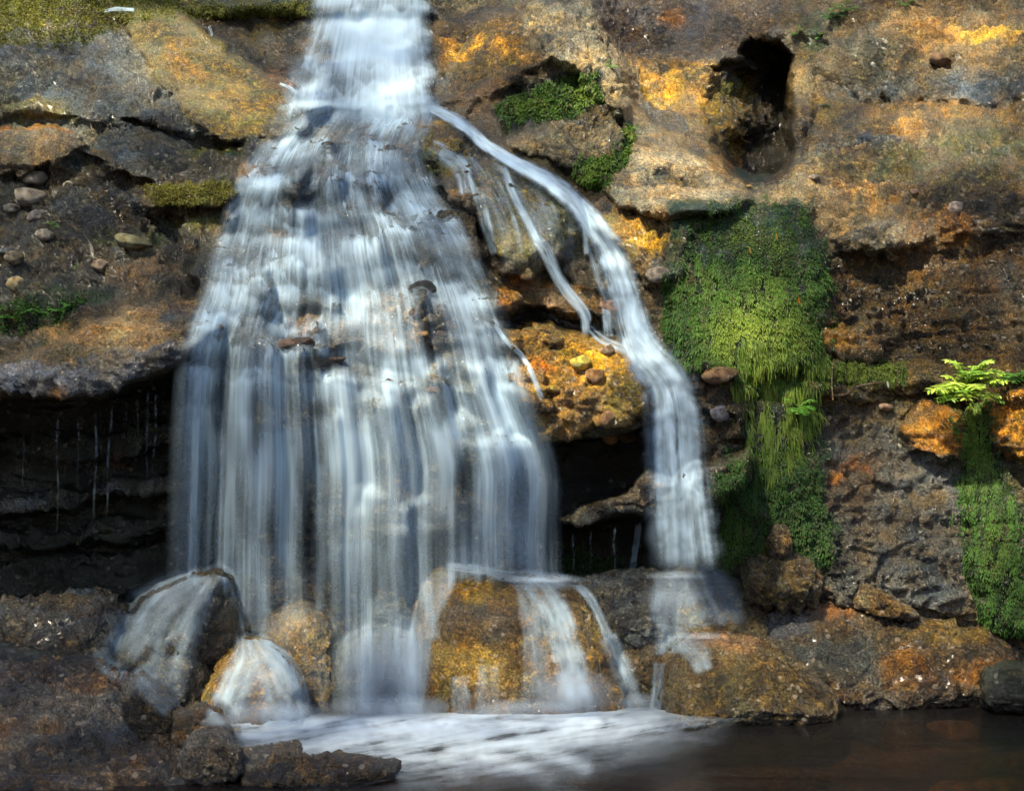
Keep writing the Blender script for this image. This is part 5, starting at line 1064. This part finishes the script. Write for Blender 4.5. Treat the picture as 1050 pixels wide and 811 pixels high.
moss('ledge_moss', 'short moss fringe along the narrow ledge beside the hanging moss', [(838,378),(880,374),(930,380),(928,392),(850,392),(836,400)], 3000, (0.008, 0.025), (0.004, 0.007), 0.7, ((0.05,0.09,0.012), (0.13,0.19,0.02), YG), 6, 0.6, [(875,384,30,6,.3)], edge=5)
moss('bank_moss', 'olive moss carpet at the top of the upper left rocks', [(-120,-30),(190,-30),(188,10),(130,20),(100,42),(50,46),(-120,62)], 26000, (0.008, 0.022), (0.004, 0.009), 0.2, ((0.07,0.085,0.012), (0.16,0.17,0.025), (0.30,0.28,0.05)), 7, 0.6, [(40,20,80,10,.4),(160,16,30,6,.4)])
moss('lip_moss', 'olive moss fringe along the rock lip left of the top drop', [(186,4),(250,6),(322,4),(318,14),(250,18),(196,17)], 5000, (0.008, 0.022), (0.004, 0.008), 0.5, ((0.08,0.10,0.012), (0.19,0.20,0.03), (0.34,0.32,0.06)), 8, 0.3, edge=4)
moss('shelf_moss', 'olive moss pad on the small shelf at the left edge of the wide fall', [(150,192),(232,184),(244,198),(222,208),(156,214)], 4500, (0.006, 0.016), (0.004, 0.008), 0.2, ((0.10,0.11,0.012), (0.21,0.20,0.03), YG), 9, 0.4, edge=5)
moss('hollow_moss', 'dark moss and small leaves filling the hollow under the beige shoulder', [(508,112),(530,98),(560,84),(610,76),(618,100),(592,112),(560,124),(516,128)], 6500, (0.015, 0.04), (0.005, 0.011), 0.6, (DG, (0.06,0.14,0.012), YG), 10, 0.6, [(600,96,14,14,.4),(545,108,20,10,.2)], edge=7)
moss('face_moss', 'green moss in the lower part of the pebbly face beside the side stream', [(590,160),(625,160),(648,128),(654,140),(640,176),(622,194),(603,192),(588,176)], 4500, (0.012, 0.035), (0.005, 0.010), 0.6, (DG, (0.08,0.17,0.015), YG), 11, 0.65, [(650,140,8,16,.5),(612,182,14,10,.4)], edge=6)
moss('recess_moss', 'faint green moss on the back wall of the small recess under the grey ledge', [(575,562),(630,572),(640,596),(570,598)], 1500, (0.010, 0.025), (0.004, 0.007), 0.8, (DG, (0.03,0.09,0.010), YG), 12, 0.6)
moss('bank_moss', 'dark green moss and seedlings on the damp soil above the left ledge', [(-100,318),(20,316),(60,312),(90,306),(70,330),(0,344),(-100,350)], 3500, (0.012, 0.03), (0.004, 0.009), 0.3, (DG, (0.045,0.12,0.012), YG), 13, 0.6)

def leaf_strip(base, d, up, ln, wd, n=4, curl=0.5):
    """a lance-shaped leaf of n quads, bending down along its length"""
    d = np.asarray(d, float) / np.linalg.norm(d); s = np.cross(d, up); s /= np.linalg.norm(s) + 1e-9
    V = []; p = np.asarray(base, float).copy()
    for k in range(n + 1):
        t = k / n; w = wd * math.sin(math.pi * min(0.96, 0.12 + 0.86 * t)) ** 0.8
        V += [p - s * w / 2, p + s * w / 2]
        dd = d + np.array([0, 0, -1.0]) * curl * t; dd /= np.linalg.norm(dd); p = p + dd * ln / n
    return V, [[2 * k, 2 * k + 1, 2 * k + 3, 2 * k + 2] for k in range(n)]
def frond_mesh(seed, ln, col, az, el, pinna=0.30, n=13):
    rs = np.random.RandomState(seed); V, Fq, Cc = [], [], []
    d = np.array([math.sin(az) * math.cos(el), -math.cos(az) * math.cos(el), math.sin(el)]); p = np.zeros(3); up = np.array([0, -0.3, 1.0])
    def add(v, f, c):
        b = len(V); V.extend(v); Fq.extend([[b + i for i in q] for q in f]); Cc.extend([c] * len(v))
    pts = [p.copy()]; dirs = []
    for k in range(n):
        dd = d + np.array([0, 0, -1.0]) * 1.1 * (k / n) ** 1.5; dd /= np.linalg.norm(dd); dirs.append(dd); p = p + dd * ln / n; pts.append(p.copy())
    for k in range(n):      # the stalk
        s = np.cross(dirs[k], up); s /= np.linalg.norm(s); w = 0.010 * ln * (1.3 - k / n)
        add([pts[k] - s * w, pts[k] + s * w, pts[k + 1] + s * w, pts[k + 1] - s * w], [[0, 1, 2, 3]], np.asarray(col) * 0.8)
    for k in range(1, n):
        t = k / n; L_ = ln * pinna * math.sin(math.pi * (0.12 + 0.84 * t)) ** 0.7 * rs.uniform(0.85, 1.1)
        s = np.cross(dirs[k], up); s /= np.linalg.norm(s)
        for sg in (-1, 1):
            dr = s * sg + dirs[k] * 0.55 + rs.normal(size=3) * 0.08
            v, f = leaf_strip(pts[k], dr, up + rs.normal(size=3) * 0.25, L_, ln * 0.065, 3, 0.35)
            add(v, f, np.asarray(col) * rs.uniform(0.7, 1.25))
    return new_mesh('frond', np.array(V), np.array(Fq), LEAF, {'Col': np.clip(np.array(Cc), 0, 0.7)}, smooth=False)
def fern(x, y, ln, n, cols, label, seed, spread=1.3, el=(0.2, 1.1), group=None, name='fern', pinna=0.30, out=0.0):
    rs = np.random.RandomState(seed); b = cliff_at(np.array([float(x)]), np.array([float(y)]))[0]
    root = empty(name, (b[0], b[1] - out, b[2])); tag(root, label, 'fern', group)
    for k in range(n):
        az = -spread + 2 * spread * (k + rs.uniform(0.2, 0.8)) / n
        link('frond', frond_mesh(seed * 31 + k, ln * rs.uniform(0.7, 1.1), cols[k % len(cols)], az, rs.uniform(*el), pinna), root)
    return root
BR = [(0.34,0.48,0.06),(0.42,0.52,0.10),(0.26,0.42,0.05),(0.18,0.34,0.04)]
GRN = [(0.06,0.17,0.02),(0.09,0.24,0.03),(0.05,0.13,0.02)]
fern(984,404,0.24,42,BR,'large bright yellow-green fern on the right ledge, above the moss stripe',3,1.6,(0.15,1.4),pinna=0.36,out=0.20)
fern(815,422,0.11,8,[(0.10,0.28,0.03),(0.16,0.36,0.05)],'small green fern hanging in the lower edge of the moss beard',4,1.4,(-0.2,0.9))
fern(1046,386,0.17,8,GRN,'dark green fern at the right margin, on the ledge beside the bright fern',5,1.4,(-0.1,0.8))
fern(846,112,0.05,5,GRN,'tiny sprig on the rock right of the cave',16)
GT = 'small ferns high on the right wall'
fern(852,22,0.13,8,GRN,'leafiest small fern near the top of the right wall, above the others',6,1.4,(0.0,1.1),GT); fern(868,12,0.14,8,[(0.10,0.26,0.03),(0.07,0.2,0.02)],'small fern touching the top edge, right of the leafiest one',7,1.4,(0.0,1.1),GT); fern(840,38,0.08,6,GRN,'small low fern beneath the leafiest one on the right wall',8,1.4,(0.0,1.1),GT); fern(930,8,0.10,6,GRN,'separate small fern far right of the fern cluster at the top',9,1.4,(0.0,1.1),GT); fern(818,40,0.09,6,GRN,'small fern just above the top right corner of the cave',10,1.4,(0.0,1.0),GT)
GS = 'sprigs on the beige shoulder'
fern(622,74,0.07,6,[(0.12,0.32,0.03)],'bright green sprig on the rounded beige shoulder',11,1.2,(0.1,1.2),GS); fern(602,94,0.07,6,[(0.09,0.26,0.02)],'green sprig at the right end of the mossy hollow',12,1.2,(0.0,1.0),GS); fern(566,100,0.06,6,GRN,'green sprig in the middle of the mossy hollow',13,1.2,(0.0,1.0),GS); fern(648,132,0.07,7,[(0.14,0.32,0.03)],'bright sprig in the cleft right of the pebbly face',14,1.2,(0.0,1.2),GS); fern(610,186,0.07,7,[(0.12,0.30,0.03)],'bright sprig low in the pebbly face, nearest the side stream',15,1.2,(0.0,1.0),GS); fern(646,160,0.05,6,[(0.16,0.30,0.03)],'yellowish sprig lower in the cleft right of the pebbly face',26,1.2,(0.0,1.0),GS)
GB = 'seedlings on the left earth bank'
for x, y, ln, sd, lab in ((72,316,0.07,21,'tallest green seedling above the left ledge'),(60,322,0.06,22,'seedling just left of the tallest one above the left ledge'),(44,324,0.05,23,'small seedling in the middle of the row above the left ledge'),(30,330,0.06,24,'seedling at the outer end of the row above the left ledge'),(12,332,0.05,25,'seedling nearest the left margin above the ledge'),(55,236,0.05,27,'small seedling beside the pale egg-shaped stone'),(80,274,0.04,28,'tiny seedling beside the brown rounded stone')):
    fern(x, y, ln, 5, [(0.09,0.26,0.03),(0.06,0.18,0.02)], lab, sd, 1.3, (0.2, 1.1), GB, name='seedling', pinna=0.42, out=0.01)
# twig, dead stems and fallen leaves
def tube(pts, r0, r1, n=8):
    c = smooth_line(pts, 26); V = []; tg = np.gradient(c, axis=0); tg /= np.linalg.norm(tg, axis=1)[:, None]
    a = np.cross(tg, [0, 1, 0.01]); a /= np.linalg.norm(a, axis=1)[:, None]; b = np.cross(tg, a)
    th = np.linspace(0, 2 * np.pi, n, endpoint=False)
    r = np.linspace(r0, r1, 26)[:, None, None]
    Q = c[:, None] + r * (a[:, None] * np.cos(th)[None, :, None] + b[:, None] * np.sin(th)[None, :, None])
    rr, cc = np.meshgrid(np.arange(25), np.arange(n), indexing='ij'); c1 = (cc + 1) % n
    return Q.reshape(-1, 3), np.stack([rr * n + cc, (rr + 1) * n + cc, (rr + 1) * n + c1, rr * n + c1], -1).reshape(-1, 4)
def twig(pxs, r0, r1, col, label, name='twig', cat='twig', out=0.05):
    q = np.asarray(pxs, float); d = float(min(cliff_at(q[:, 0], q[:, 1])[:, 1])) - out
    V, Fq = tube(to_world(q[:, 0], q[:, 1], np.full(len(q), d)), r0, r1)
    o = link(name, new_mesh(name, V, Fq, ROCK, {'Col': np.tile(np.asarray(col), (len(V), 1)), 'Wet': np.full(len(V), 0.3)})); tag(o, label, cat); return o
twig([(850,406),(868,404),(880,396),(905,392)], 0.009, 0.005, (0.10,0.065,0.04), 'thin curved brown twig lying across the hollow beside the hanging moss')
twig([(854,372),(853,390),(854,410)], 0.003, 0.004, (0.30,0.24,0.12), 'thin pale upright dead stem in front of the curved twig', 'dead_stem', 'stem')
for x, y, c, lab in ((817,310,(0.55,0.16,0.02),'orange fallen leaf stuck on the hanging moss'),(906,394,(0.75,0.72,0.6),'small white leaf at the end of the curved twig'),(795,242,(0.45,0.30,0.05),'small yellow leaf on the top of the mossy bulge'),(768,255,(0.42,0.26,0.08),'small tan leaf lying on the dark upper moss')):
    b = cliff_at(np.array([float(x)]), np.array([float(y)]))[0]
    v, f = leaf_strip(b + np.array([0, -0.05, 0.02]), (0.2, -0.3, -1), (1, 0.3, 0), 0.04, 0.024, 5, 0.2)
    o = link('fallen_leaf', new_mesh('fallen_leaf', np.array(v), np.array(f), LEAF, {'Col': np.tile(np.asarray(c), (len(v), 1))}, smooth=False)); tag(o, lab, 'leaf')
# ------------------------------------------------------------------ an unseen tree, added to shade the gorge from above and behind
SUN_AZ, SUN_EL = 212.0, 54.0        # where the light comes from: clockwise from +Y, and above the horizon
_a, _e = math.radians(SUN_AZ), math.radians(SUN_EL)
SUN_D = np.array([math.sin(_a) * math.cos(_e), math.cos(_a) * math.cos(_e), math.sin(_e)])
def shade_tree():
    rs = np.random.RandomState(77)
    # gaps shaped into the crown to aim sun patches: photo column, row, radius in photo pixels
    open_ = [(690,95,72),(496,45,56),(590,40,60),(640,90,40),(700,170,56),(740,200,30),(600,372,58),(560,350,30),(395,325,44),(400,400,46),(405,500,46),(410,590,46),(480,612,40),(500,690,56),(440,660,40),(985,398,44),(1035,430,56),(955,450,34),(772,350,46),(800,385,36),
             (200,70,90),(270,115,66),(960,50,90),(950,140,70),(880,185,56),(1020,150,50),(265,705,52),(780,690,74),(900,665,60),(980,660,50),(310,650,46),(860,625,40),(655,245,44),(540,310,36),(120,340,34),(60,130,46),(720,350,30),(600,650,40),(820,60,40),(735,640,36),(930,250,40),(40,15,70),(150,20,40),(520,440,36),(180,195,24)]
    cen = np.array([0.0, 9.8, 2.0]) + SUN_D * 8.0
    ex = np.cross([0, 0, 1.0], SUN_D); ex /= np.linalg.norm(ex); ey = np.cross(SUN_D, ex)
    n = 15000
    uu, vv, ww = rs.uniform(-5.2, 5.2, n), rs.uniform(-4.2, 4.0, n), rs.normal(size=n) * 0.55
    B = cen + ex * uu[:, None] + ey * vv[:, None] + SUN_D * ww[:, None]
    clump = fbm(B, 0.9, 3); keep = rs.rand(n) < np.clip(0.80 + 1.3 * clump, 0.10, 1)
    for (x, y, r) in open_:
        t = to_world(x, y, float(buf_at(np.array([float(x)]), np.array([float(y)]))[0]))
        rel = B - t; along = rel @ SUN_D; perp = np.linalg.norm(rel - along[:, None] * SUN_D, axis=1)
        keep &= perp > (r * K * t[1] * (0.85 + 0.5 * clump)) + 0.05
    B = B[keep]; n = len(B)
    keep = B[:, 2] > CAMZ + 0.30 * np.maximum(B[:, 1], 0) + 0.6; B = B[keep]; n = len(B)
    d = rs.normal(size=(n, 3)); d /= np.linalg.norm(d, axis=1, keepdims=True); s = np.cross(d, rs.normal(size=(n, 3))); s /= np.linalg.norm(s, axis=1, keepdims=True)
    ln = rs.uniform(0.16, 0.30, (n, 1)); wd = ln * 0.55
    V = np.stack([B - d * ln / 2, B + s * wd / 2, B + d * ln / 2, B - s * wd / 2], 1)
    cc = np.repeat((np.array([0.05, 0.11, 0.02]) * rs.uniform(0.6, 1.4, (n, 1)))[:, None], 4, 1)
    root = empty('tree', (-6.5, 1.0, 0.5)); tag(root, 'unseen leafy tree added on the near bank to dapple the light over the pool', 'tree')
    under(link('crown', new_mesh('crown', V.reshape(-1, 3), np.arange(4 * n).reshape(-1, 4), LEAF, {'Col': cc.reshape(-1, 3)}, smooth=False)), root)
    for name, pts, r0, r1 in (('trunk', [(-6.5, 1.0, -0.3), (-6.3, 1.2, 2.5), (-5.4, 2.2, 5.0), (-4.2, 3.6, 7.2)], 0.26, 0.14), ('limb', [(-4.2, 3.6, 7.2), (-2.5, 5.0, 8.0), (0.2, 5.6, 8.8)], 0.13, 0.03), ('limb', [(-5.0, 2.7, 5.8), (-4.6, 5.0, 6.6), (-4.2, 6.6, 7.2)], 0.11, 0.03)):
        V, Fq = tube(pts, r0, r1, 10)
        under(link(name, new_mesh(name, V, Fq, ROCK, {'Col': np.tile(np.array((0.08, 0.06, 0.045)), (len(V), 1)), 'Wet': np.zeros(len(V))})), root)
shade_tree()
# ------------------------------------------------------------------ camera and light
cam = bpy.data.cameras.new('camera'); co = bpy.data.objects.new('camera', cam); COL.objects.link(co)
co.location = (0, 0, CAMZ); co.rotation_euler = (math.radians(90), 0, 0)
cam.sensor_width = 36; cam.lens = 36.0 / (2 * 525.0 * K); cam.clip_end = 500; cam.clip_start = 0.05
SC.camera = co
w = bpy.data.worlds.new('World'); SC.world = w; w.use_nodes = True
nt = w.node_tree; nt.nodes.clear()
sky = nt.nodes.new('ShaderNodeTexSky'); sky.sky_type = 'NISHITA'; sky.sun_disc = False
sky.sun_elevation = math.radians(SUN_EL); sky.sun_rotation = math.radians(SUN_AZ); sky.air_density = 1.0; sky.dust_density = 1.5
bg = nt.nodes.new('ShaderNodeBackground'); bg.inputs[1].default_value = SKY_STRENGTH if 'SKY_STRENGTH' in globals() else 0.11
wo = nt.nodes.new('ShaderNodeOutputWorld'); nt.links.new(sky.outputs[0], bg.inputs[0]); nt.links.new(bg.outputs[0], wo.inputs[0])
sl = bpy.data.lights.new('sun', 'SUN'); sl.energy = 5.0; sl.angle = math.radians(3); sl.color = (1.0, 0.88, 0.67)
so = bpy.data.objects.new('sun', sl); COL.objects.link(so)
from mathutils import Vector
a, e = math.radians(SUN_AZ), math.radians(SUN_EL)
d = Vector((math.sin(a) * math.cos(e), math.cos(a) * math.cos(e), math.sin(e)))   # towards the sun
so.rotation_euler = d.to_track_quat('Z', 'Y').to_euler(); so.location = d * 30
SC.view_settings.view_transform = 'Standard'; SC.view_settings.look = 'None'; SC.view_settings.gamma = 1.0; SC.view_settings.exposure = 1.32
SC.render.engine = 'CYCLES'
cy = SC.cycles
cy.use_adaptive_sampling = True; cy.adaptive_threshold = 0.02; cy.use_denoising = True; cy.denoiser = 'OPENIMAGEDENOISE'
cy.max_bounces = 4; cy.diffuse_bounces = 2; cy.glossy_bounces = 2; cy.transmission_bounces = 4; cy.transparent_max_bounces = 32
cy.caustics_reflective = False; cy.caustics_refractive = False
cy.sample_clamp_indirect = 6.0
